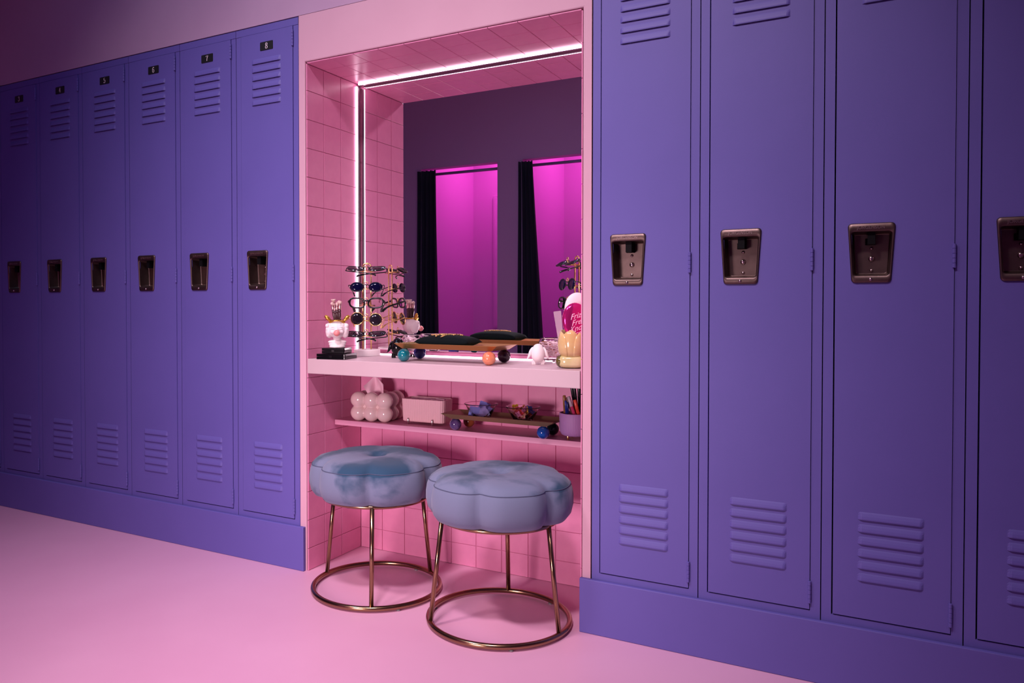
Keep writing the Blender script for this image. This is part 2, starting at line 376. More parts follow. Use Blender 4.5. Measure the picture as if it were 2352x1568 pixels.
# ------------------------------------------------------------------ lockers
DW, DZ0, DZ1 = 0.2516, 0.1826, 1.9737
LV_T = [1.7085+0.0304*k for k in range(6)]; LV_B = [0.2775+0.0306*k for k in range(6)]
PLX, PZ0, PZ1 = -0.0455, 1.0202, 1.1679
def make_door():
    xs = [-DW/2, PLX-0.036, PLX+0.036, -0.064, 0.064, DW/2]; zs = [DZ0, DZ1]
    holes = [(-0.064, 0.064, z+0.0005, z+0.011) for z in LV_T+LV_B]+[(PLX-0.036, PLX+0.036, PZ0+0.012, PZ1-0.012)]
    for h in holes: zs += [h[2], h[3]]
    xs = sorted(set(xs)); zs = sorted(set(zs)); bm = B(); th = 0.016
    def inh(x, z): return any(h[0] < x < h[1] and h[2] < z < h[3] for h in holes)
    V = {}
    def v(i, j, y):
        if (i, j, y) not in V: V[(i, j, y)] = bm.verts.new((xs[i], y, zs[j]))
        return V[(i, j, y)]
    nx, nz = len(xs)-1, len(zs)-1
    solid = [[not inh((xs[i]+xs[i+1])/2, (zs[j]+zs[j+1])/2) for j in range(nz)] for i in range(nx)]
    for i in range(nx):
        for j in range(nz):
            if not solid[i][j]: continue
            bm.faces.new((v(i, j, 0), v(i+1, j, 0), v(i+1, j+1, 0), v(i, j+1, 0)))
            for di, dj, e in ((-1, 0, ((i, j), (i, j+1))), (1, 0, ((i+1, j), (i+1, j+1))), (0, -1, ((i, j), (i+1, j))), (0, 1, ((i, j+1), (i+1, j+1)))):
                a, b = i+di, j+dj
                if a < 0 or b < 0 or a >= nx or b >= nz or not solid[a][b]:
                    (p, q), (p2, q2) = e; y2 = th if (a < 0 or b < 0 or a >= nx or b >= nz) else 0.0015
                    bm.faces.new((v(p, q, 0), v(p2, q2, 0), v(p2, q2, y2), v(p, q, y2)))
    for vv in bm.verts:      # the cut-out follows the tapered handle pan
        x, z = vv.co.x-PLX, vv.co.z
        if abs(abs(x)-0.036) < 1e-5 and PZ0 < z < PZ1: vv.co.x = PLX+math.copysign(0.0447 if z > (PZ0+PZ1)/2 else 0.0395, x)
    me = bpy.data.meshes.new('door'); bmesh.ops.recalc_face_normals(bm, faces=bm.faces[:]); bm.to_mesh(me); bm.free(); me.materials.append(MT['locker']); return me
def make_louvre():
    # stamped hood, open at its lower edge: profile across z at inner columns, tapering to the door at both ends
    bm = B(); cols = [(-0.0705, 0.0), (-0.0655, 0.75), (-0.0615, 1.0), (0.0615, 1.0), (0.0655, 0.75), (0.0705, 0.0)]
    prof = [(0.000, 0.0040), (0.003, 0.0043), (0.009, 0.0034), (0.016, 0.0014), (0.0195, 0.0)]
    def lay(off):
        return [[(x, -(d*s)+off, z if s > 0 else z*0.9) for (z, d) in prof] for x, s in cols]
    for off in (-0.0002,):
        g = lay(off); rows = [[bm.verts.new(p) for p in c] for c in g]
        for a, b in zip(rows, rows[1:]):
            for k in range(len(prof)-1): bm.faces.new((a[k], a[k+1], b[k+1], b[k]))
        # thickness lip at the lower edge
        lip = [bm.verts.new((c[0].co.x, min(c[0].co.y+0.0012, -0.0001), 0.0004)) for c in rows]
        inner = [[bm.verts.new((v.co.x, min(v.co.y+0.0010, -0.0001), v.co.z)) for v in c[1:]] for c in rows]
        for i in range(len(rows)-1):
            bm.faces.new((rows[i][0], rows[i+1][0], lip[i+1], lip[i]))
            seq0 = [lip[i]]+inner[i]; seq1 = [lip[i+1]]+inner[i+1]
            for k in range(len(seq0)-1): bm.faces.new((seq0[k], seq1[k], seq1[k+1], seq0[k+1]))
    me = bpy.data.meshes.new('louvre'); bmesh.ops.recalc_face_normals(bm, faces=bm.faces[:]); bm.to_mesh(me); bm.free(); me.materials.append(MT['locker'])
    for p in me.polygons: p.use_smooth = False
    return me
def make_frame():
    bm = B(); h = 0.1515; i = 0.1282; Z0 = 0.150; Y = 0.0015
    box(bm, -h, -i, Y, Y+0.014, Z0, TOPZ-0.026); box(bm, i, h, Y, Y+0.014, Z0, TOPZ-0.026)
    box(bm, -h, h, Y-0.0012, Y+0.014, TOPZ-0.0255, TOPZ); box(bm, -h, -h+0.0004, Y, Y+0.01, Z0, TOPZ)
    box(bm, -i, i, Y, Y+0.014, Z0, DZ0-0.0035)
    me = bpy.data.meshes.new('frame'); bmesh.ops.recalc_face_normals(bm, faces=bm.faces[:]); bm.to_mesh(me); bm.free(); me.materials.append(MT['locker']); return me
def make_body():
    bm = B(); h = 0.1505; y0 = 0.018; y1 = 0.27
    box(bm, -h, -h+0.002, y0, y1, 0.15, TOPZ); box(bm, h-0.002, h, y0, y1, 0.15, TOPZ); box(bm, -h, h, y1, y1+0.002, 0.15, TOPZ)
    box(bm, -h, h, y0, y1, 0.15, 0.152); box(bm, -h, h, y0, y1, TOPZ-0.002, TOPZ)
    me = bpy.data.meshes.new('body'); bm.to_mesh(me); bm.free(); me.materials.append(MT['locker']); return me
def make_hinge():
    bm = B()
    for k in range(5):
        z = -0.0285+k*0.0114; lathe(bm, [(0.0032, 0), (0.0040, 0.0006), (0.0040, 0.0104), (0.0032, 0.011)], 10, (0, -0.001, z))
    me = bpy.data.meshes.new('hinge'); bm.to_mesh(me); bm.free(); me.materials.append(MT['locker']); return me
def rtrap(wt, wb, z0, z1, rad, y, n=5):
    pts = []
    cs = [(-wb/2, z0, PI, 1.5*PI), (wb/2, z0, 1.5*PI, 2*PI), (wt/2, z1, 0, .5*PI), (-wt/2, z1, .5*PI, PI)]
    for (x, z, a0, a1) in cs:
        cx = x+(rad if x < 0 else -rad); cz = z+(rad if z == z0 else -rad)
        for k in range(n):
            a = a0+(a1-a0)*k/(n-1); pts.append((cx+rad*math.cos(a), y, cz+rad*math.sin(a)))
    return pts
def make_handle():
    bm = B(); z0, z1 = PZ0, PZ1; wt, wb_ = 0.1040, 0.0875
    i0, i1 = z0+0.0190, z1-0.0215; it, ib = 0.0870, 0.0760; d = 0.042
    loops = [rtrap(wt, wb_, z0, z1, .009, 0.0), rtrap(wt-.001, wb_-.001, z0+.0005, z1-.0005, .009, -0.0030), rtrap(wt-.005, wb_-.005, z0+.0025, z1-.0025, .008, -0.0052),
             rtrap(it+.006, ib+.006, i0-.003, i1+.003, .008, -0.0048), rtrap(it+.002, ib+.002, i0-.001, i1+.001, .007, -0.0030), rtrap(it, ib, i0, i1, .006, 0.0),
             rtrap(it-.004, ib-.004, i0+.003, i1-.002, .006, d-.004), rtrap(it-.010, ib-.010, i0+.006, i1-.005, .005, d)]
    # hidden behind the door panel the pan is narrower than the door cut-out
    loops = [[(min(max(x, -0.0352), 0.0352) if k >= 99 else x, y, z) for x, y, z in lp] for k, lp in enumerate(loops)]
    bridge(bm, loops, False, True)
    me = bpy.data.meshes.new('handle_plate'); bmesh.ops.recalc_face_normals(bm, faces=bm.faces[:]); bm.to_mesh(me); bm.free(); me.materials.append(MT['bronze'])
    for p in me.polygons: p.use_smooth = len(p.vertices) == 4
    return me, d
door_me, louvre_me, frame_me, body_me, hinge_me = make_door(), make_louvre(), make_frame(), make_body(), make_hinge()
handle_me, HD = make_handle()
bm = B(); box(bm, -0.0085, 0.0085, 0.006, HD+0.001, PZ1-0.052, PZ1-0.0225); box(bm, -0.014, -0.0085, HD-0.010, HD, PZ1-0.052, PZ1-0.036)
latch_me = bpy.data.meshes.new('latch'); bm.to_mesh(latch_me); bm.free(); latch_me.materials.append(MT['black'])
def rivet_me(name, rad):
    bm = B(); lathe(bm, [(rad, 0), (rad, 0.0008), (rad*0.85, 0.0026), (rad*0.5, 0.0038), (0.0003, 0.0042)], 16)
    me = bpy.data.meshes.new(name); bm.to_mesh(me); bm.free(); me.materials.append(MT['rivet'])
    for p in me.polygons: p.use_smooth = True
    return me
riv_s, riv_b = rivet_me('rivet', 0.0042), rivet_me('latch_button', 0.0072)
letter_me = text_mesh('JORGENSON', 0.0104, extrude=0.0006, bold=0.0001, spacing=1.02); letter_me.materials.clear(); letter_me.materials.append(MT['emboss'])
bm = B(); bridge(bm, [rtrap(.062, .062, -.0155, .0155, .003, y) for y in (0.0, -0.0014)])
numplate_me = bpy.data.meshes.new('number_plate'); bmesh.ops.recalc_face_normals(bm, faces=bm.faces[:]); bm.to_mesh(numplate_me); bm.free(); numplate_me.materials.append(MT['plate'])
# serif numerals drawn with a contrasted pen: coordinates in a 10 x 16 box
DIG = {
 '3': [([(2, 12.6), (2.6, 14.8), (5, 16), (7.6, 14.8), (8, 12.4), (6.8, 9.6), (4.6, 8.6)], 's'), ([(4.6, 8.6), (7.4, 7.4), (8.6, 4.6), (7.6, 1.4), (4.8, 0), (2.2, 1.0), (1.5, 3.4)], 's')],
 '4': [([(6.6, 16), (1, 4.6)], 'l'), ([(1, 4.6), (9.4, 4.6)], 'l'), ([(6.8, 16), (6.8, 0.3)], 'l'), ([(4.6, 0.3), (9, 0.3)], 'l')],
 '5': [([(2.4, 15.6), (8, 15.6)], 'l'), ([(2.4, 15.6), (2.0, 8.6)], 'l'), ([(2.0, 8.6), (4.8, 10), (7.8, 8.6), (8.6, 5), (7.4, 1.4), (4.6, 0), (2.2, 1.0), (1.5, 3.2)], 's')],
 '6': [([(8, 13.2), (7.0, 15.6), (5, 16), (2.4, 13.6), (1.4, 8), (2.4, 1.8), (5, 0), (7.8, 1.6), (8.6, 4.8), (7.6, 8.2), (5, 9.4), (2.6, 8), (1.6, 5.4)], 's')],
 '7': [([(1.4, 12.6), (1.6, 15.5)], 'l'), ([(1.5, 15.4), (9, 15.4)], 'l'), ([(9, 15.4), (6, 9.6), (4.6, 5), (4.4, 0.2)], 's')],
 '8': [([(5, 8.6), (2.6, 10), (1.9, 12.6), (2.8, 15), (5, 16), (7.2, 15), (8.1, 12.6), (7.2, 10.2), (5, 8.6), (2.2, 6.6), (1.3, 4.2), (2.4, 1.2), (5, 0), (7.6, 1.2), (8.7, 4.2), (7.8, 6.6), (5, 8.6)], 's')]}
def digit_me(ch):
    bm = B(); S = 0.0205/16
    for pts, kind in DIG[ch]:
        P_ = [Vector((x-5, 0, z-8)) for x, z in pts]; P_ = spline(P_, 5) if kind == 's' else P_
        L_ = []
        for i, p in enumerate(P_):
            t = (P_[min(i+1, len(P_)-1)]-P_[max(i-1, 0)]).normalized(); n = Vector((-t.z, 0, t.x)); wd = 0.42+0.75*abs(t.z)
            L_.append(((p+n*wd)*S, (p-n*wd)*S))
        rows = [(bm.verts.new(a), bm.verts.new(b)) for a, b in L_]
        for a, b in zip(rows, rows[1:]): bm.faces.new((a[0], a[1], b[1], b[0]))
    me = bpy.data.meshes.new('numeral'); bm.to_mesh(me); bm.free(); me.materials.append(MT['digit']); return me
def locker(x, label, ch=None):
    t = thing('locker', label, 'locker', (x, 0, 0.0), group='purple lockers along the wall')
    link('body', body_me, None, t); link('frame', frame_me, None, t)
    d = link('door', door_me, None, t, loc=(0.001, -0.0015, 0))
    for z in LV_T+LV_B: link('louvre', louvre_me, None, d, loc=(0, 0, z))
    for z in (0.2275, 1.0820, 1.9300): link('hinge', hinge_me, None, t, loc=(0.1268, -0.0018, z))
    h = link('handle_plate', handle_me, None, t, loc=(PLX, -0.0016, 0))
    link('latch', latch_me, None, h)
    for z, m_ in ((PZ1-0.060, riv_s), (PZ1-0.0865, riv_b), (PZ0+0.032, riv_s)): link('rivet', m_, None, h, loc=(0, HD, z), rot=(PI/2, 0, 0))
    link('screw', riv_s, None, h, loc=(-0.001, -0.0046, PZ0+0.009), rot=(PI/2, 0, 0))
    link('lettering', letter_me, None, h, loc=(-0.001, -0.0054, PZ1-0.0115), rot=(PI/2, 0, 0))
    n = link('number_plate', numplate_me, None, t, loc=(0.003, -0.0016, 1.9220))
    if ch: link('numeral', digit_me(ch), None, n, loc=(0, -0.0017, 0))
    return t
locker(0, 'purple metal locker numbered 8, right against the pink niche', '8')
for k, (ch, lb) in enumerate([('7', 'purple locker with plate number 7, just left of number 8'), ('6', 'purple locker with plate number 6, third from the pink niche'),
                             ('5', 'dim purple locker with plate number 5, fourth from the niche'), ('4', 'dark purple locker with plate number 4, fifth from the niche'),
                             ('3', 'darkest purple locker with plate number 3, near the left photo edge')]):
    locker(-LW*(k+1), lb, ch)
locker(-LW*6, 'purple locker cut off by the left photo edge, left of number 3')
for k, lb in enumerate(['first purple locker right of the niche, beside the pink edge', 'second purple locker to the right of the niche',
                        'third purple locker to the right of the niche', 'rightmost purple locker, cut off by the right photo edge']):
    locker(XRL+LW*k, lb)

# ------------------------------------------------------------------ stools
def stool(loc, notch, legs, label):
    t = thing('stool', label, 'stool', loc, group='velvet flower stools')
    R0 = 0.226
    prof = [(0.0, .330), (.55, .328), (.82, .324), (.915, .330), (.972, .347), (.998, .372), (.998, .396), (.985, .415), (.965, .4285), (.955, .4325),
            (.935, .4395), (.88, .449), (.78, .4555), (.62, .460), (.42, .4615), (.25, .4600), (.165, .4570), (.115, .4495), (.07, .436), (0.0, .4325)]
    def mod(a, k):
        s = abs(math.sin(3*(a-notch))); rr, z = prof[k]
        depth = 0.13*min(1, max(0, (rr-0.50)/0.40))
        return 1 - depth*(1-min(1, s*1.15))**1.7
    bm = B(); lathe(bm, [(p[0]*R0, p[1]) for p in prof], 120, mod=mod)
    st = build('seat', bm, MT['velvet'], t, smooth=True)
    pts = []
    for i in range(120):
        a = 2*PI*i/120; q = R0*.960*mod(a, 9); pts.append((q*math.cos(a), q*math.sin(a), .4315))
    build('piping', tube(B(), pts, 0.0013, 6, closed=True), MT['velvetseam'], st, smooth=True)
    build('button', sphere(B(), (0, 0, .4345), .012, .011, .004, 16, 8), MT['velvet'], st, smooth=True)
    build('seat_ring', ring(B(), (0, 0, .3215), .177, .0068, n=72, m=10), MT['copper'], t, smooth=True)
    build('base_ring', ring(B(), (0, 0, .0125),   .215, .0085, n=96, m=12), MT['copper'], t, smooth=True)
    for a in legs:
        a = math.radians(a); c, s = math.cos(a), math.sin(a)
        build('leg', tube(B(), [(.214*c, .214*s, .013), (.178*c, .178*s, .3215)], .0072, 12), MT['copper'], t, smooth=True)
    for a in (25, 145, 265):
        a = math.radians(a+math.degrees(notch)); bm = B(); lathe(bm, [(.006, 0), (.007, .001), (.007, .004), (.004, .006)], 12, (.215*math.cos(a), .215*math.sin(a), 0))
        build('foot_pad', bm, MT['clearpad'], t, smooth=True)
stool((0.500, -0.014, 0), math.radians(-62), (180, 300, 62), 'blue-grey velvet flower stool on the left, partly behind the other stool')
stool((0.979, -0.053, 0), math.radians(-80), (222, 350, 107), 'blue-grey velvet flower stool on the right, in front')

# ------------------------------------------------------------------ figurine with make-up brushes on black compacts
def rbox(bm, a, b, z0, z1, rad=0.004):
    bridge(bm, [[(x, y, z) for x, _, y in [(p[0], 0, p[2]) for p in rtrap(a, a, -b/2, b/2, rad, 0)]] for z in (z0, z1)])
    return bm
CP = (0.2740, 0.0625)
t = thing('compact_case', 'large black compact case, lowest under the white bust', 'compact case', (CP[0], CP[1], ZC), (0, 0, 0.22), 'black compact cases')
build('base', rbox(B(), .112, .108, 0.0004, .0095), MT['blackgloss'], t, bevel=.0008); lid = build('lid', rbox(B(), .112, .108, .0102, .0195), MT['blackgloss'], t, bevel=.0008)
build('clasp', box(B(), -.006, .006, -.0555, -.0538, .006, .014), MT['blackframe'], t)
t = thing('compact_case', 'smaller black compact case, on top of the large one', 'compact case', (CP[0]-0.006, CP[1]+0.008, ZC+.0197), (0, 0, 0.30), 'black compact cases')
build('base', rbox(B(), .086, .084, 0.0004, .0095), MT['blackgloss'], t, bevel=.0008); build('lid', rbox(B(), .086, .084, .0102, .0195), MT['blackgloss'], t, bevel=.0008)
build('clasp', box(B(), -.005, .005, -.0432, -.0418, .006, .013), MT['blackframe'], t)

FZ = ZC+.0197*2+.0004
t = thing('bust_vase', 'white ceramic girl bust vase with gold antlers and coral bubble', 'vase', (CP[0]-0.006, CP[1]+0.010, FZ), (0, 0, 0.62))
bm = B()   # faces local -y
lathe(bm, [(.0285, 0), (.0285, .002), (.0275, .008), (.020, .006)], 24)
def ell(c, a, b, c2, rx=0): sphere(bm, c, a, b, c2, 20, 14, Matrix.Rotation(rx, 4, 'X'))
ell((0, 0, .012), .031, .021, .014); ell((0, 0, .020), .034, .019, .009)                   # shoulders
tube(bm, [(0, .002, .020), (0, .001, .044)], [.0155, .0135], 16)                            # neck
ell((0, 0, .067), .0375, .036, .0335); ell((0, -.010, .053), .024, .024, .020)              # skull, jaw
ell((0, -.0345, .062), .0045, .006, .007); ell((0, -.033, .051), .008, .005, .004)          # nose, lips
for s in (-1, 1):
    ell((s*.0135, -.0305, .068), .0075, .005, .0035); ell((s*.0145, -.029, .057), .009, .007, .008)   # lids, cheeks
    ell((s*.0135, -.0325, .0745), .008, .003, .0014)                                                   # brows
    ell((s*.0285, -.004, .060), .0135, .020, .026)                                                     # hair at the sides
    for k in range(4): ell((s*(.0345-.001*k), -.016+.002*k, .079-.0115*k), .0075, .009, .0085)          # loose curls
for k in range(9):
    a = PI*(k-4)/10; ell((.031*math.sin(a), -.025*math.cos(a), .083), .008, .006, .0065)
b_ = build('head', bm, MT['whitecer'], t, smooth=True)
rm = b_.modifiers.new('remesh', 'REMESH'); rm.mode = 'VOXEL'; rm.voxel_size = 0.0013; rm.use_smooth_shade = True
sm = b_.modifiers.new('smooth', 'SMOOTH'); sm.iterations = 7; sm.factor = 0.5
build('vase_rim', ring(B(), (0, .004, .0965), .0225, .0022, n=32), MT['goldpaint'], t, smooth=True)
build('opening', lathe(B(), [(.0215, .0955), (.0215, .0968), (.001, .0968)], 24, (0, .004, 0)), MT['black'], t)
for s in (-1, 1):
    bm = B(); tube(bm, [(s*.020, -.008, .090), (s*.027, -.010, .099), (s*.035, -.010, .107), (s*.0405, -.009, .114), (s*.041, -.009, .118)], [.004, .0062, .0078, .006, .002], 12)
    build('antler', bm, MT['goldpaint'], t, smooth=True)
build('gold_band', tube(B(), spline([(-.028, -.012, .088), (-.014, -.0265, .096), (0, -.030, .0975), (.014, -.0265, .096), (.028, -.012, .088)], 5), .0032, 8), MT['goldpaint'], t, smooth=True)
build('bubble', sphere(B(), (0, -.0455, .0535), .0115, nu=24, nv=16), MT['bubble'], t, smooth=True)
# brushes standing in the bust
def makeup_brush(base, tip, label, head, hr):
    base = Vector(base); tip = Vector(tip); d = tip-base; L = d.length
    t = thing('makeup_brush', label, 'makeup brush', base, d.to_track_quat('Z', 'Y').to_euler(), 'makeup brushes in the bust vase')
    build('handle', lathe(B(), [(.0026, 0), (.0044, .008), (.0054, L*.40), (.0050, L*.58)], 12), MT['bwood'], t, smooth=True)
    build('ferrule', lathe(B(), [(.0051, L*.58), (.0055, L*.60), (.0056, L*.83), (.0054, L*.84)], 12), MT['ferrule'], t, smooth=True)
    bm = B()
    if head == 'flat': lathe(bm, [(.0040, L*.83), (hr*.8, L*.92), (hr, L*.97), (hr*.96, L)], 16)
    else: lathe(bm, [(.0040, L*.83), (hr, L*.89), (hr*.95, L*.95), (hr*.55, L*.985), (.0006, L)], 16)
    if head == 'flat': bmesh.ops.scale(bm, vec=(1, .45, 1), verts=bm.verts[:])
    build('bristles', bm, MT['bristle'], t, smooth=True)
BX, BY = CP[0]-0.008, CP[1]+0.014; bz = FZ+.097
for (dx, dy, tx, ty, h, lb, hd, hr) in [
    (-.010, .000, -.014, -.006, .078, 'wide flat-topped makeup brush, tallest in the bust vase', 'flat', .0175),
    (-.006, -.008, -.016, -.012, .068, 'small rounded makeup brush at the left front of the bust', 'r', .0058),
    (.001, -.010, -.004, -.013, .062, 'short square makeup brush in the middle front of the bust', 'flat', .0085),
    (.008, .004, .007, .004, .072, 'rounded makeup brush right of the middle in the bust', 'r', .0060),
    (.011, -.004, .015, -.003, .072, 'rightmost rounded makeup brush in the bust vase', 'r', .0068),
    (-.004, .008, -.006, .008, .070, 'rounded makeup brush at the back left of the bust vase', 'r', .0060),
    (.006, -.008, .006, -.010, .066, 'slim rounded makeup brush at the right front of the bust', 'r', .0055),
    (.002, .010, .000, .010, .074, 'rounded makeup brush at the back of the bust vase', 'r', .0058)]:
    makeup_brush((BX+dx, BY+dy, bz), (BX+tx, BY+ty, bz+h), lb, hd, hr)

# ------------------------------------------------------------------ sunglasses stands
TIERS = [0.078, 0.136, 0.197, 0.257, 0.324]      # heights of the five bars above the counter
def glasses_stand(loc, rz, label):
    t = thing('sunglasses_stand', label, 'display stand', loc, (0, 0, rz), 'gold sunglasses stands')
    build('base', lathe(B(), [(.049, 0.0003), (.050, .001), (.050, .022), (.049, .024), (.047, .0245)], 48), MT['whitecer'], t, smooth=False)
    for s in (-1, 1): build('rod', tube(B(), [(s*.0155, 0, .0245), (s*.0155, 0, .340)], .0026, 10), MT['gold'], t, smooth=True)
    build('top_loop', tube(B(), [(.0155*math.cos(a), 0, .340+.012*math.sin(a)) for a in [PI*k/10 for k in range(11)]], .0024, 8), MT['gold'], t, smooth=True)
    for z in TIERS:
        bm = B(); tube(bm, [(-.017, 0, z), (-.019, -.030, z), (.019, -.030, z), (.017, 0, z)], .0016, 8)
        tube(bm, [(-.030, .010, z-.004), (-.017, 0, z-.004), (.017, 0, z-.004), (.030, .010, z-.004)], .0015, 8)
        br = build('bar', bm, MT['gold'], t, smooth=True)
        bm = B(); ring(bm, (0, -.033, z+.018), .0060, .0013, 'y', 18, 6); tube(bm, [(0, -.030, z), (0, -.033, z+.012)], .0014, 8)
        build('nose_rest', bm, MT['gold'], br, smooth=True)
    return t
def outline(kind, s):
    pts = []
    for i in range(32):
        a = 2*PI*i/32; c, q = math.cos(a), math.sin(a)
        if kind == 'round': p = (.0240*c, .0240*q)
        elif kind == 'oval': p = (.0250*c, .0180*q)
        elif kind == 'rect': p = (.0278*abs(c)**.72*(1 if c > 0 else -1), .0182*abs(q)**.72*(1 if q > 0 else -1)+.002*c*s)
        else:
            p = (.028*abs(c)**.8*(1 if c > 0 else -1), .0170*abs(q)**.8*(1 if q > 0 else -1)+(.008*max(0, c*s)))
        pts.append(p)
    return pts
def sunglasses(stand_loc, rz, tier, kind, lensm, framem, label, group, pitch=0.0, folded=False, roll=0.0, wire=.0015, dy=-.036, dz=.004, sep=.0350):
    z = stand_loc[2]+TIERS[tier]+dz
    loc = Vector(stand_loc)+Matrix.Rotation(rz, 3, 'Z') @ Vector((0, dy, 0)); loc.z = z
    t = thing('sunglasses' if kind != 'rect' else 'eyeglasses', label, 'glasses', loc, (Matrix.Rotation(rz, 3, 'Z') @ Matrix.Rotation(pitch, 3, 'X') @ Matrix.Rotation(roll, 3, 'Y')).to_euler(), group)
    bm = B()
    for s in (-1, 1):
        pts = [(s*sep+x, 0.0005*abs(x)/.02, zz) for x, zz in outline(kind, s)]
        tube(bm, pts, wire, 6, closed=True)
        e = s*(sep+(.0245 if kind != 'round' else .023)); zt = .006
        tube(bm, [(e, 0, zt), (e+s*.006, .002, zt+.002), (e+s*.0075, .010, zt+.001)], wire*1.1, 6)
    if kind == 'cat': t.scale = (1.14, 1.14, 1.14)
    fr = build('frame', bm, framem, t, smooth=True)
    gap = sep-.0235
    build('bridge', tube(B(), spline([(-gap-.002, 0, .004), (-gap*.5, -.002, .008), (gap*.5, -.002, .008), (gap+.002, 0, .004)], 4), wire*1.05, 6), framem, t, smooth=True)
    for s in (-1, 1):
        bm = B(); o_ = outline(kind, s); fr_ = [(s*sep+x*.97, -.0006, zz*.97) for x, zz in o_]; mid = [(s*sep+x*.5, -.0022, zz*.5) for x, zz in o_]; bk = [(s*sep+x*.97, .0008, zz*.97) for x, zz in o_]
        bridge(bm, [bk, fr_, mid]); build('lens', bm, lensm, t, smooth=True)
        e = s*(sep+.0325); zt = .007
        pts = spline([(e, .008, zt), (e-s*.003, .040, zt-.004), (e-s*.009, .072, zt-.009), (e-s*.014, .090, zt-.017), (e-s*.016, .099, zt-.024)], 4)
        if folded:
            q = .011+.004*(s+1)/2; pts = spline([(e, .008, zt), (e-s*.003, q, zt-.001), (e-s*.050, q+.003, zt-.006), (e-s*.088, q+.004, zt-.016), (e-s*.098, q+.004, zt-.026)], 4)
        rad = [wire*1.0+(.0016 if i > len(pts)*.6 else 0.0003) for i in range(len(pts))]
        build('temple', tube(B(), pts, rad, 6), framem, t, smooth=True)
    return t
SL = (0.2790, 0.2435, ZC); RZL = 0.55
glasses_stand(SL, RZL, 'gold stand on a white disc with five glasses, at the left of the counter')
G1 = 'glasses on the left gold stand'
sunglasses(SL, RZL, 4, 'cat', MT['lens'], MT['blackframe'], 'black cat-eye sunglasses lying flat on the topmost bar of the left stand', G1, pitch=-1.10, folded=True, dz=.006)
sunglasses(SL, RZL, 3, 'oval', MT['lensblue'], MT['blackframe'], 'oval sunglasses with dark blue lenses, second from top of the left stand', G1, pitch=-.17)
sunglasses(SL, RZL, 2, 'rect', MT['lensclear'], MT['blackframe'], 'thick black rectangular eyeglasses with clear lenses on the left stand', G1, pitch=-.17, wire=.0034)
sunglasses(SL, RZL, 1, 'round', MT['lens'], MT['gold'], 'round dark sunglasses with thin gold frame, second from bottom of the left stand', G1, pitch=-.17, roll=.06)
sunglasses(SL, RZL, 0, 'cat', MT['lens'], MT['blackframe'], 'black cat-eye sunglasses lying flat on the lowest bar of the left stand', G1, pitch=-1.10, folded=True, dz=.006)
SR = (1.1326, 0.210, ZC); RZR = -0.78
glasses_stand(SR, RZR, 'gold sunglasses stand half hidden at the right edge of the niche')
G2 = 'glasses on the right gold stand'
sunglasses(SR, RZR, 4, 'cat', MT['lens'], MT['blackframe'], 'black sunglasses lying flat on the topmost bar of the right stand', G2, pitch=-1.10, folded=True, dz=.006)
sunglasses(SR, RZR, 3, 'oval', MT['lensblue'], MT['blackframe'], 'oval dark blue sunglasses on the second bar of the right stand', G2, pitch=-.12)
sunglasses(SR, RZR, 2, 'rect', MT['lensclear'], MT['blackframe'], 'black framed eyeglasses on the third bar of the right stand', G2, pitch=-.15, wire=.0026)

# ------------------------------------------------------------------ trays on stone balls
def tray_mesh(bm, L, W_, h, flare_l, flare_w, th=.0025):
    def rect(l, w_, z): return [(-l/2, -w_/2, z), (l/2, -w_/2, z), (l/2, w_/2, z), (-l/2, w_/2, z)]
    bridge(bm, [rect(L-.02, W_-.02, th), rect(L, W_, th+.001), rect(L+2*flare_l, W_+2*flare_w, h+th), rect(L+2*flare_l+.001, W_+2*flare_w+.001, h+th-.0006),
                rect(L+.004, W_+.004, 0.0012), rect(L-.02, W_-.02, 0)])
    return bm
def tray(loc, rz, label, L, W_, h, fl, fw, m_out, m_in, balls, R):
    t = thing('tray', label, 'tray', loc, (0, 0, rz))
    o = build('tray_plate', tray_mesh(B(), L, W_, h, fl, fw), m_out, t, loc=(0, 0, 2*R-.001))
    def rect(l, w_, z): return [(-l/2, -w_/2, z), (l/2, -w_/2, z), (l/2, w_/2, z), (-l/2, w_/2, z)]
    bm = B(); bridge(bm, [rect(L-.004, W_-.004, .0026+.0008), rect(L+2*fl-.006, W_+2*fw-.006, h+.0016)], True, False)
    build('inner_lining', bm, m_in, o, loc=(0, 0, .0006))
    for x, y, m_, lb in balls:
        b = build('ball_foot', sphere(B(), (x, y, R), R, nu=32, nv=20), m_, t, smooth=True); b['label'] = lb
    return t
BR = 0.0222
TRX, TRY, TRR = 0.7235, 0.132, -0.02
def loc2(x, y, rz, cx, cy):
    dx, dy = x-cx, y-cy; return (dx*math.cos(-rz)-dy*math.sin(-rz), dx*math.sin(-rz)+dy*math.cos(-rz))
def bl(x, y, cx, cy, rz): return loc2(x, y, rz, cx, cy)
tb = [((0.5621, 0.0616), 'teal', 'mottled teal stone ball'), ((0.5429, 0.198), 'blue', 'deep blue stone ball'), ((0.8929, 0.0528), 'coral', 'coral orange stone ball'), ((0.8849, 0.1826), 'dark', 'near-black plum stone ball')]
tray((TRX, TRY, ZC), TRR, 'gold tray on coloured stone balls holding a black cushion of jewellery', .345, .124, .016, .026, .014, MT['trayout'], MT['traygold'],
     [(*bl(p[0], p[1], TRX, TRY, TRR), MT[m_], lb) for p, m_, lb in tb], BR)
TZ = ZC+2*BR-.001+.0045
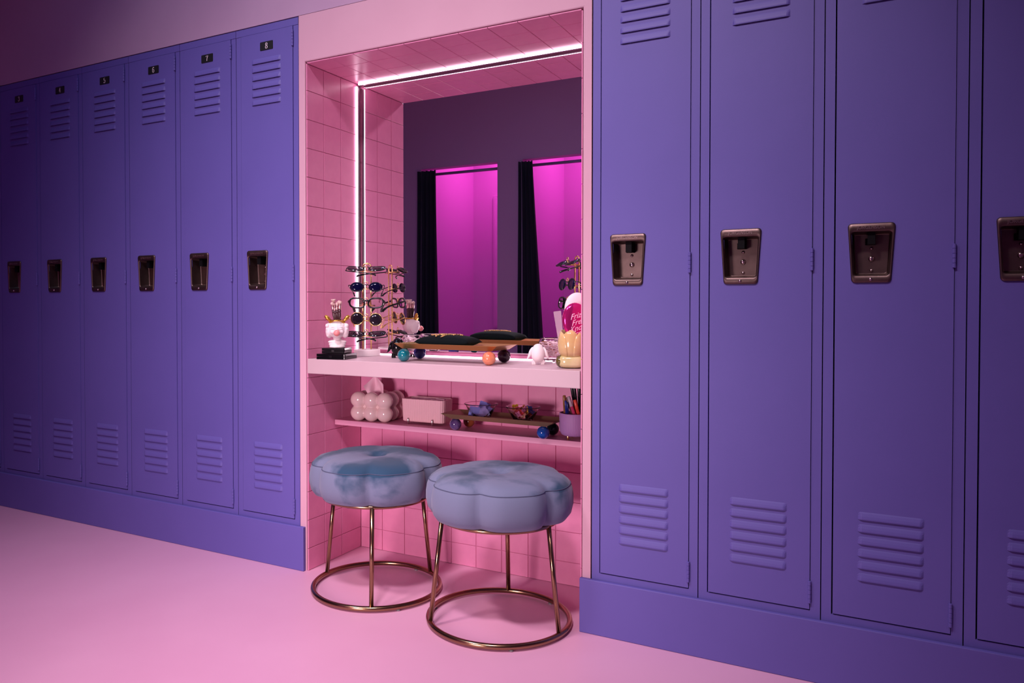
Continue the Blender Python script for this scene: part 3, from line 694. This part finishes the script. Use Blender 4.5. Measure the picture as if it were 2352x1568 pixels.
# black velvet cushion with chains
def cushion(bm, L, W_, H):
    n, m_ = 24, 16; g = {}
    for side in (1, -1):
        for i in range(n+1):
            for j in range(m_+1):
                a = i/n*2-1; b = j/m_*2-1
                e = ((1-abs(a)**2.6)*(1-abs(b)**2.6))
                pin = 1-.06*(1-abs(b)**2)*abs(a)**6; pin2 = 1-.06*(1-abs(a)**2)*abs(b)**6
                z = H*(.5+side*.5*max(e, 0)**.45)
                if side < 0: z = max(z, 0.0)
                edge = i in (0, n) or j in (0, m_)
                if edge and side < 0: continue
                g[(i, j, side)] = bm.verts.new((a*L/2*pin, b*W_/2*pin2, z if not edge else H*.42))
    def vv(i, j, s): return g.get((i, j, s)) or g[(i, j, 1)]
    for s in (1, -1):
        for i in range(n):
            for j in range(m_):
                q = [vv(i, j, s), vv(i+1, j, s), vv(i+1, j+1, s), vv(i, j+1, s)]
                bm.faces.new(q if s > 0 else q[::-1])
    return bm
CU = (0.6997, 0.1276, TZ); CUR = 0.04; CL, CW, CH = .205, .118, .044
tag(build('cushion', cushion(B(), CL, CW, CH), MT['velvetblack'], smooth=True, loc=CU, rot=(0, 0, CUR)), 'black velvet display cushion lying on the gold tray', 'cushion')
def ctop(x, y):
    a = x/(CL/2); b = y/(CW/2); e = max((1-abs(a)**2.6)*(1-abs(b)**2.6), 0); return CH*(.5+.5*e**.45)
def chain(pts, label, charm=None, rr=.0016):
    bm = B(); P_ = spline([(x, y, ctop(x, y)+.0016) for x, y in pts], 6)
    P_ = [Vector((p.x, p.y, ctop(p.x, p.y)+.0014)) for p in P_]
    for i, p in enumerate(P_): ring(bm, p, .0025, .0010, 'xyz'[i % 3], 8, 4)
    t = thing('gold_chain', label, 'jewellery', CU, (0, 0, CUR), 'gold jewellery on the cushion')
    build('links', bm, MT['gold'], t, smooth=True)
    if charm:
        p = P_[-1]; bm = B(); sphere(bm, (p.x, p.y-.004, p.z-.0005), *charm, 10, 8); build('charm', bm, MT['gold'], t, smooth=True)
chain([(-.062, -.004), (-.04, .004), (-.02, 0), (0, .004), (.02, 0), (.04, .003), (.056, .001)], 'gold chain lying along the crest of the black cushion')
chain([(-.044, -.004), (-.040, -.016), (-.044, -.024)], 'short gold chain with charm at the left of the cushion', (.004, .003, .002))
chain([(-.026, -.002), (-.027, -.018), (-.022, -.028), (-.027, -.036), (-.022, -.042)], 'longest gold chain, squiggling down the front of the cushion', (.003, .004, .002))
chain([(-.006, -.002), (-.010, -.014), (-.013, -.020)], 'short gold chain with charm in the middle of the cushion', (.0045, .003, .002))
chain([(.012, -.002), (.006, -.022), (.002, -.040), (.0, -.046)], 'straight gold chain hanging down the front middle of the cushion', (.003, .005, .002))
chain([(.028, -.001), (.027, -.010), (.031, -.014)], 'small gold chain at the right of the cushion', (.003, .003, .002))

# ------------------------------------------------------------------ birds with glass dishes of cotton swabs
def bird(loc, rz, m_, label, s=1.0):
    t = thing('bird_figurine', label, 'figurine', loc, (0, 0, rz))
    bm = B(); sphere(bm, (0, 0, .0315*s), .0205*s, .0195*s, .0265*s, 24, 16); sphere(bm, (0, .002, .048*s), .0150*s, .0150*s, .0125*s, 20, 12)
    bd = build('body', bm, m_, t, smooth=True)
    rm = bd.modifiers.new('remesh', 'REMESH'); rm.mode = 'VOXEL'; rm.voxel_size = 0.0016; rm.use_smooth_shade = True
    sm = bd.modifiers.new('smooth', 'SMOOTH'); sm.iterations = 6; sm.factor = .5
    for q in (-1, 1):
        pts = spline([(q*.0145*s, -.001, .050*s), (q*.0205*s, -.002, .040*s), (q*.0240*s, -.001, .029*s), (q*.0285*s, 0, .0205*s), (q*.0345*s, .001, .0150*s)], 3)
        bm = B(); tube(bm, pts, [max(.0007, .0052*s*math.sin(PI*min(1, .18+.84*i/(len(pts)-1)))) for i in range(len(pts))], 10)
        build('wing', bm, m_, t, smooth=True)
        build('foot', rbox(B(), .0125*s, .012*s, .0002, .014*s, .003*s), m_, t, loc=(q*.0125*s, .001, 0), bevel=.0008)
    bm = B(); tube(bm, [(0, .016*s, .052*s), (0, .023*s, .050*s)], [.004*s, .0008], 8); build('beak', bm, m_, t, smooth=True)
    return t
def dish(loc, R, H, label, legs):
    t = thing('glass_dish', label, 'dish', loc)
    prof = [(.002, .010), (R*.75, .010), (R*.95, .018), (R, H*.5), (R*.97, H*.78), (R*.82, H*.93), (R*.70, H*.95), (R*.68, H*.95-.002), (R*.80, H*.93-.0025), (R*.97-.0022, H*.77), (R-.0022, H*.5), (R*.93, .020), (R*.74, .0125), (.002, .0125)]
    build('bowl', lathe(B(), prof, 40, cap0=True, cap1=True), MT['thinglass'], t, smooth=True)
    for k in range(4):
        a = PI/4+k*PI/2; build('foot', lathe(B(), [(.0045, 0.0003), (.005, .002), (.005, .0102)], 12, (R*.6*math.cos(a), R*.6*math.sin(a), 0)), legs, t, smooth=True)
    return t
def swabs(c, R, z0, z1, n, label, group):
    for k in range(n):
        a = random.uniform(0, 2*PI); rr = R*.25*random.random(); z = z0+(z1-z0)*k/n; L = R*1.75*random.uniform(.8, 1)
        t = thing('cotton_swab', label, 'cotton swab', (c[0]+rr*math.cos(a*3), c[1]+rr*math.sin(a*3), z), (0, PI/2+random.uniform(-.18, .18), a), group)
        build('stick', tube(B(), [(0, 0, -L/2), (0, 0, L/2)], .0015, 6), MT['swab'], t, smooth=True)
        for s in (-1, 1): build('cotton_tip', sphere(B(), (0, 0, s*L/2), .0030, .0030, .0055, 10, 8), MT['swab'], t, smooth=True)
bird((0.4514, 0.1936, ZC), 0.45, MT['blackgloss'], 'glossy black bird figurine behind the left end of the gold tray', 1.22)
dish((0.4726, 0.2618, ZC), .0425, .088, 'clear glass dish of cotton swabs behind the left end of the tray', MT['blackgloss'])
swabs((0.4726, 0.2618), .034, ZC+.022, ZC+.074, 30, 'cotton swab in the glass dish behind the tray', 'swabs in the left glass dish')
bird((1.0181, 0.1606, ZC), 0.45, MT['whitecer'], 'white bird figurine seen from behind, left of the yellow tulip', 1.12)
dish((1.0247, 0.2552, ZC), .0425, .088, 'clear glass dish of cotton swabs behind the white bird', MT['glass'])
swabs((1.0247, 0.2552), .034, ZC+.022, ZC+.074, 30, 'cotton swab in the glass dish behind the white bird', 'swabs in the right glass dish')

# ------------------------------------------------------------------ tulip holder with hair brushes
TU = (1.1600, 0.0858, ZC)
t = thing('tulip_holder', 'yellow glazed tulip-shaped pot with a pale green leaf base', 'pot', TU, (0, 0, 0.3))
bm = B(); sphere(bm, (0, 0, 0), 1, 1, 1, 28, 16)
for v in bm.verts:
    x, y, z = v.co; k = .62; c = [math.copysign(abs(q)**k, q) for q in (x, y, z)]; v.co = (c[0]*.0405, c[1]*.034, c[2]*.0205+.0208)
bs = build('leaf_base', bm, MT['leaf'], t, smooth=True); bs['label'] = 'pale green leaf base'
bm = B(); sphere(bm, (-.034, -.004, .021), .0145, .024, .0185, 18, 12); build('curled_leaf', bm, MT['leafdark'], t, smooth=True)
petal_prof = [(.022, 0), (.033, .004), (.0390, .016), (.0412, .034), (.0405, .052), (.0378, .067), (.0352, .077)]
def petal(a0, wa, rs, hs):
    bm = B(); rows = []
    for lay in (0, 1):
        pass
    nA = 14; loops = []
    for k, (rr, z) in enumerate(petal_prof):
        tz = k/(len(petal_prof)-1); half = wa*(math.sin(PI*min(.98, .28+.62*tz))**.6) if k else wa*.6
        outer = []; inner = []
        for i in range(nA+1):
            s = i/nA*2-1; a = a0+half*s; bulge = 1-.05*abs(s)**2.5
            zz = z*hs*(1+.05*(1-s*s) if k == len(petal_prof)-1 else 1)-(.006*abs(s)**3 if k == len(petal_prof)-1 else 0)
            R_ = rr*rs*bulge
            outer.append((R_*math.cos(a), R_*math.sin(a), .034+zz)); inner.append(((R_-.0028)*math.cos(a), (R_-.0028)*math.sin(a), .034+zz))
        loops.append(outer+inner[::-1])
    bridge(bm, loops); return bm
for k in range(3):
    build('petal', petal(2*PI*k/3+.5, 1.02, .965, 1.04), MT['tulip'], t, smooth=True); build('petal', petal(2*PI*k/3+.5+PI/3, .80, 1.03, .98), MT['tulip'], t, smooth=True)
def hairbrush(loc, rot, ch, mface, label, text=None, bris=True):
    t = thing('hairbrush', label, 'hairbrush', loc, rot)
    bm = B(); n = 40; lo = []
    def oval(k, y, s=1.0): return [(k*.042*s*math.cos(2*PI*i/n), y, .055*k*math.sin(2*PI*i/n)+.055) for i in range(n)]
    bridge(bm, [oval(.96, .006), oval(1.0, .002), oval(1.0, -.002), oval(.96, -.006), oval(.85, -.0095), oval(.6, -.0120), oval(.25, -.0130)])
    build('brush_back', bm, mface, t, smooth=True)
    bm = B(); tube(bm, [(0, 0, .008), (0, 0, -.012), (0, 0, -.040)], [.011, .008, .0085], 12); build('handle', bm, MT['blackframe'], t, smooth=True)
    if bris:
        bm = B()
        for i in range(11):
            for j in range(13):
                x = (i-5)*.0062; z = (j-6)*.0078
                if (x/.033)**2+(z/.048)**2 < 1: tube(bm, [(x, .006, z+.055), (x*1.12, .022, z*1.08+.055)], [.0008, .0012], 5)
        b = build('bristles', bm, MT['swab'] if text else MT['blackframe'], t); b['kind'] = 'stuff'
    if text:
        for k, (s, x, z) in enumerate(text):
            me = text_mesh(s, .0225, shear=.40, extrude=.0003, bold=.0); me.materials.clear(); me.materials.append(MT['script'])
            for v in me.vertices:
                X = v.co.x+x; Z = v.co.y*1.05+z+.18*v.co.x; q = min(1, (X/.042)**2+((Z-.055)/.055)**2)
                v.co = (X, -.0080-.0054*max(0, 1-q*1.25)**.8-v.co.z*.6-(.0006 if q < .8 else -.004*(q-.8)), Z)
            link('lettering', me, None, t)
    return t
hairbrush((1.1830, 0.077, ZC+.092), (0, -.10, .62), 0, MT['magenta'], 'magenta oval hairbrush with script lettering standing in the tulip pot',
          [('Frizz', .001, .070), ('Free', .002, .051), ('Knot', -.003, .032), ('Free', -.001, .016)])
hairbrush((1.1765, 0.1164, ZC+.124), (-.06, -.10, .60), 0, MT['whitecer'], 'white oval hairbrush behind the magenta one in the tulip pot', None, True)
bm = B(); bridge(bm, [[(p[0], y, p[2]) for p in rtrap(.024, .017, 0, .088, .002, 0)] for y in (0, .0008)])
tag(build('plastic_card', bm, MT['card'], loc=(1.1230, 0.0913, ZC+.088), rot=(0, -.13, .55)), 'frosted clear plastic card leaning out of the tulip pot', 'card')

# ------------------------------------------------------------------ lower shelf: tissue box
t = thing('tissue_box', 'cream glazed bubble-shaped tissue box on the lower shelf', 'tissue box', (0.3362, 0.231, ZS), (0, 0, 0.10))
bm = B(); R_ = .0322
for i in range(3):
    for j in range(3):
        for k in range(2):
            if i == 1 and j == 1 and k == 1: continue
            sphere(bm, ((i-1)*.055, (j-1)*.046, .0305+k*.0485), R_, .028, .0305, 24, 16)
box(bm, -.062, .062, -.050, .050, .012, .078)
b = build('box_shell', bm, MT['cloud'], t, smooth=True)
rm = b.modifiers.new('remesh', 'REMESH'); rm.mode = 'VOXEL'; rm.voxel_size = .0018; rm.use_smooth_shade = True
sm = b.modifiers.new('smooth', 'SMOOTH'); sm.iterations = 5; sm.factor = .5
bm = B(); n, m_ = 24, 16; lp = []
for j in range(m_+1):
    tz = j/m_; row = []; row2 = []
    for i in range(n+1):
        s = i/n*2-1; x = s*(.020+.018*tz**.7)-.010*tz*tz; y = .012*math.sin(s*3.2+tz*2.4)*(0.5+tz)+.003*math.sin(8*s-5*tz)
        z = .070+.092*tz*(1-.30*(s-.1)**2)+.004*math.sin(4*s+1)*tz
        row.append((x, y, z)); row2.append((x, y+.0008, z))
    lp.append(row+row2[::-1])
bridge(bm, lp)
tis = build('tissue', bm, MT['tissue'], loc=(0.3364, 0.2255, ZS), rot=(0, 0, 0.35)); tag(tis, 'crumpled white tissue sheet rising from the bubble tissue box', 'tissue')

# ribbed planter box on small metal legs
PB = (0.5486, 0.2398, ZS)
t = thing('planter_box', 'blush pink ribbed rectangular ceramic box on short metal legs', 'box', PB, (0, 0, 0.02))
def ribbed(L, W_, rad, off, ribs, amp, z):
    base = []; N = ribs*4; P_ = []
    per = 2*(L-2*rad)+2*(W_-2*rad)+2*PI*rad
    for i in range(N):
        s = per*i/N; segs = [('b', L-2*rad), ('c', PI*rad/2), ('r', W_-2*rad), ('c', PI*rad/2), ('t', L-2*rad), ('c', PI*rad/2), ('l', W_-2*rad), ('c', PI*rad/2)]
        k = 0
        while s > segs[k][1] and k < 7: s -= segs[k][1]; k += 1
        o = amp*abs(math.sin(PI*i/4))-off
        hx, hy = L/2, W_/2
        if k == 0: p = (-hx+rad+s, -hy-o)
        elif k == 2: p = (hx+o, -hy+rad+s)
        elif k == 4: p = (hx-rad-s, hy+o)
        elif k == 6: p = (-hx-o, hy-rad-s)
        else:
            a = {1: -PI/2, 3: 0, 5: PI/2, 7: PI}[k]+s/rad; c = {1: (hx-rad, -hy+rad), 3: (hx-rad, hy-rad), 5: (-hx+rad, hy-rad), 7: (-hx+rad, -hy+rad)}[k]
            p = (c[0]+(rad+o)*math.cos(a), c[1]+(rad+o)*math.sin(a))
        P_.append((p[0], p[1], z))
    return P_
def rb(L, W_, z, off, amp=.0012): return ribbed(L, W_, .016, off, 64, amp, z)
bm = B(); bridge(bm, [rb(.172, .078, .010, .004), rb(.172, .078, .013, .001), rb(.176, .082, .092, 0), rb(.176, .082, .093, .003, 0), rb(.176, .082, .020, .004, 0)])
build('box_body', bm, MT['ribbedpink'], t)
for x, y in ((-.055, -.043), (.045, -.043), (-.055, .036), (.045, .036)):
    bm = B(); lathe(bm, [(.0030, 0.0003), (.0034, .001), (.0034, .020), (.0024, .0225), (.001, .023)], 12, (x, y, 0)); build('leg', bm, MT['rivet'], t, smooth=True)
for k in range(9):
    bm = B(); bridge(bm, [[(p[0], y, p[2]) for p in rtrap(.050, .050, 0, .068, .002, 0)] for y in (-.0022, .0022)])
    o = build('sachet', bm, MT['tissue'], loc=(PB[0]-.054+(k % 3)*.052, PB[1]-.022+.020*(k//3), ZS+.0215+.0015*(k % 3)), rot=(random.uniform(-.05, .05), random.uniform(-.03, .03), random.uniform(-.08, .08)))
    tag(o, 'flat pale pink paper sachet standing in the ribbed box', 'sachet', 'sachets in the ribbed box')

# tray with two glass bowls
R2 = 0.0208; T2 = (0.8774, 0.1936)
sb = [((0.7078, 0.165), 'violet', 'violet veined stone ball'), ((0.7183, 0.2464), 'amber', 'amber brown stone ball'), ((1.0407, 0.1496), 'azure', 'bright blue stone ball'), ((1.0395, 0.2354), 'pine', 'dark green stone ball')]
tray((T2[0], T2[1], ZS), -0.02, 'dark bronze tray on stone balls holding two glass bowls', .350, .095, .016, .034, .016, MT['traydark'], MT['traydark'],
     [(*bl(p[0], p[1], T2[0], T2[1], -.02), MT[m_], lb) for p, m_, lb in sb], R2)
Z2 = ZS+2*R2-.001+.0046
def gbowl(loc, label):
    t = thing('glass_bowl', label, 'bowl', loc)
    prof = [(.002, 0), (.030, 0), (.0315, .002), (.0545, .046), (.0580, .0475), (.0585, .0495), (.0560, .0505), (.0525, .0480), (.0295, .0045), (.002, .0035)]
    build('bowl', lathe(B(), prof, 48), MT['thinglass'], t, smooth=True); return t
G_1 = (0.7929, 0.1936, Z2); G_2 = (0.9522, 0.1892, Z2)
gbowl(G_1, 'clear glass bowl of blue paper squares on the lower tray'); gbowl(G_2, 'clear glass bowl of colourful hair clips on the lower tray')
mb = [mat('blue_paper', (0.22, 0.24, 0.66), .8), mat('blue_paper_pale', (0.42, 0.40, 0.82), .8)]
for k, (dx, dy, dz, rx, ry, rz) in enumerate([(-.018, -.016, .022, 1.25, .1, .1), (.012, -.010, .020, 1.1, -.5, .5), (.006, .012, .036, .9, .35, .5), (-.010, .008, .026, .5, .3, -.4), (.018, .004, .028, .8, -.6, 1.0), (-.004, -.002, .012, .1, .05, .3)]):
    bm = B(); S_ = .019; rows = []
    for y in (0, .0018):
        rows.append([(-S_, -S_, y), (0, -S_, y+.002), (S_, -S_, y), (S_, S_, y), (0, S_, y+.002), (-S_, S_, y)])
    bridge(bm, rows)
    tag(build('paper_square', bm, mb[k % 2], loc=(G_1[0]+dx, G_1[1]+dy, Z2+dz), rot=(rx, ry, rz)), 'small blue paper square in the left glass bowl', 'paper', 'blue paper squares in the glass bowl')
cols = {'red': (.45, .02, .02), 'orange': (.75, .24, .10), 'yellow': (.72, .42, .03), 'green': (.10, .36, .10), 'blue': (.02, .07, .34), 'pink': (.62, .20, .38), 'maroon': (.16, .02, .04), 'peach': (.80, .42, .30)}
cm = {k: mat('clip_'+k, v, .35) for k, v in cols.items()}
bm = B()
for s in (-1, 1):
    for (z, a) in ((.0045, .0052), (-.0035, .0040)):
        bridge(bm, [[(s*.0052+a*math.cos(q), y, z+a*.85*math.sin(q)) for q in [2*PI*i/8 for i in range(8)]] for y in (-.0009, .0009)])
tube(bm, [(0, 0, -.006), (0, 0, .007)], .0015, 6)
clip_me = bpy.data.meshes.new('hair_clip'); bmesh.ops.recalc_face_normals(bm, faces=bm.faces[:]); bm.to_mesh(clip_me); bm.free()
order = ['maroon', 'blue', 'red', 'maroon', 'pink', 'blue', 'maroon', 'peach', 'red', 'green', 'peach', 'maroon', 'blue', 'peach', 'green', 'pink', 'maroon', 'peach', 'orange', 'pink', 'red', 'blue', 'peach', 'red', 'yellow', 'pink', 'yellow', 'orange', 'red', 'blue', 'yellow', 'pink']
n = len(order)
for k, c in enumerate(order):
    lay = k/n; rr = (.020+.020*lay)*math.sqrt(random.uniform(.12, 1)); a = k*2.399
    me = clip_me.copy(); me.materials.append(cm[c]); me.transform(Matrix.Scale(1.2, 4))
    o = link('hair_clip', me, None, loc=(G_2[0]+rr*math.cos(a), G_2[1]+rr*math.sin(a), Z2+.012+.034*lay), rot=(random.uniform(-1, 1), random.uniform(-1, 1), random.uniform(0, 6)))
    tag(o, 'small %s butterfly hair clip in the right glass bowl' % c, 'hair clip', 'hair clips in the glass bowl')

# lilac ribbed cup with pens
CUPL = (1.1293, 0.2010, ZS); CR = .0490
t = thing('pencil_cup', 'lilac ribbed ceramic cup on small gold feet', 'cup', CUPL)
def rmod(a, k): return 1+.012*abs(math.sin(a*30)) if 1 < k < 7 else 1
prof = [(.003, .012), (CR*.70, .012), (CR*.86, .016), (CR*.96, .026), (CR, .042), (CR, .062), (CR, .084), (CR*.985, .0855), (CR*.94, .0855), (CR*.93, .084), (CR*.93, .030), (.003, .020)]
build('cup_body', lathe(B(), prof, 240, mod=rmod), MT['lilac'], t, smooth=True)
for k in range(3):
    a = math.radians(245+120*k); build('foot', lathe(B(), [(.0030, .0003), (.0042, .004), (.0042, .012), (.003, .016)], 10, (CR*.62*math.cos(a), CR*.62*math.sin(a), 0)), MT['gold'], t, smooth=True)
pens = [(-.036, -.006, -.035, -.004, .128, .0052, (.28, .12, .03), 'amber brown flat pen at the left of the lilac cup', 'flat'),
        (-.024, -.018, -.027, -.012, .112, .0036, (.01, .025, .25), 'short blue pen at the front of the lilac cup', 'pen'),
        (-.014, -.022, -.020, -.016, .108, .0036, (.005, .012, .14), 'dark blue pen beside the short blue pen in the cup', 'pen'),
        (.026, -.018, -.026, -.006, .122, .0040, (.14, .05, .05), 'slanted brown pencil crossing in the lilac cup', 'pen'),
        (.034, -.020, -.018, -.010, .126, .0055, (.62, .05, .16), 'pink marker with a grey cap in the lilac cup', 'cap'),
        (.044, -.012, .002, -.006, .116, .0058, (.70, .07, .04), 'red-orange marker in the lilac cup', 'pen'),
        (.014, .012, -.018, .014, .165, .0050, (.006, .006, .008), 'tall black makeup brush leaning left in the lilac cup', 'pen'),
        (.020, .008, -.008, .012, .165, .0050, (.006, .006, .008), 'tall black makeup pencil in the middle of the lilac cup', 'pen'),
        (.020, .014, .008, .016, .164, .0052, (.005, .005, .006), 'upright tall black makeup pencil at the back of the cup', 'pen'),
        (.026, .012, .020, .014, .164, .0050, (.005, .005, .006), 'black makeup pencil at the right of the lilac cup', 'pen')]
for k, (x0, y0, x1, y1, L, rad, c, lb, kd) in enumerate(pens):
    p0 = Vector((CUPL[0]+x0*.75, CUPL[1]+y0*.9, ZS+.024)); p1 = Vector((CUPL[0]+x1, CUPL[1]+y1, ZS+.012+L)); d = p1-p0; Ln = d.length
    t = thing('pen' if k < 6 else 'makeup_pencil', lb, 'pen', p0, d.to_track_quat('Z', 'Y').to_euler(), 'pens in the lilac cup'); m_ = mat('pen_colour', c, .3)
    build('barrel', lathe(B(), [(rad*.4, 0), (rad, .010), (rad, Ln*.72)], 14), m_, t, smooth=True)
    build('cap', lathe(B(), [(rad, Ln*.72), (rad*1.04, Ln*.722), (rad*1.0, Ln*.98), (rad*.8, Ln)], 14), mat('pen_cap', (.45, .36, .42), .3) if kd == 'cap' else m_, t, smooth=True)

# ------------------------------------------------------------------ ceiling fixtures that hold the lights
def fixture(loc, tgt, sx, sy, label):
    d = Vector(tgt)-Vector(loc); q = d.to_track_quat('-Z', 'Y').to_euler()
    t = thing('ceiling_light', label, 'lamp', loc, q, 'ceiling light panels')
    bm = B(); a, b = sx/2+.02, sy/2+.02
    box(bm, -a, a, -b, b, .012, .05); box(bm, -a, -a+.012, -b, b, -.03, .012); box(bm, a-.012, a, -b, b, -.03, .012); box(bm, -a, a, -b, -b+.012, -.03, .012); box(bm, -a, a, b-.012, b, -.03, .012)
    build('housing', bm, MT['black'], t)
    zt = (RZ-loc[2]); build('stem', tube(B(), [(0, 0, .05), (0, 0, .075)], .012, 10), MT['black'], t)
for L_, lb in zip(LIGHTS, ('black rectangular ceiling light panel aimed at the niche from the left', 'black rectangular ceiling light panel aimed at the niche from the right', 'added square panel under the ceiling, bluish fill for the room')):  # the square panel only houses the added bluish fill
    fixture(L_[1], L_[2], L_[3], L_[4], lb)
L_ = LIGHTS[3]; d = Vector(L_[2])-Vector(L_[1]); rot = d.to_track_quat('-Z', 'Y').to_matrix().to_4x4()
t = thing('added_softbox', 'added unseen black softbox on a tripod stand, fill for the niche', 'added fill light', (L_[1][0], L_[1][1], 0))  # softbox added out of view as a body for the frontal fill
def rct(l, w_, z): return [(-l/2, -w_/2, z), (l/2, -w_/2, z), (l/2, w_/2, z), (-l/2, w_/2, z)]
bm = B(); bridge(bm, [rct(.52, .56, -.03), rct(.52, .56, -.028), rct(.16, .16, .22), rct(.14, .14, .24)], False, True); bmesh.ops.transform(bm, matrix=rot, verts=bm.verts[:])
build('hood', bm, MT['black'], t, loc=(0, 0, L_[1][2]))
bm = B(); lathe(bm, [(.065, .24), (.07, .25), (.07, .38), (.06, .39)], 20); bmesh.ops.transform(bm, matrix=rot, verts=bm.verts[:])
build('lamp_head', bm, MT['black'], t, loc=(0, 0, L_[1][2]))
hp = rot @ Vector((0, 0, .30))
build('pole', tube(B(), [(hp.x, hp.y, .15), (hp.x, hp.y, L_[1][2]+hp.z-.05)], .012, 10), MT['alu'], t, smooth=True)
for k in range(3):
    a = 2*PI*k/3+.4; build('leg', tube(B(), [(hp.x, hp.y, .35), (hp.x+.20*math.cos(a), hp.y+.20*math.sin(a), .012)], .009, 8), MT['alu'], t, smooth=True)
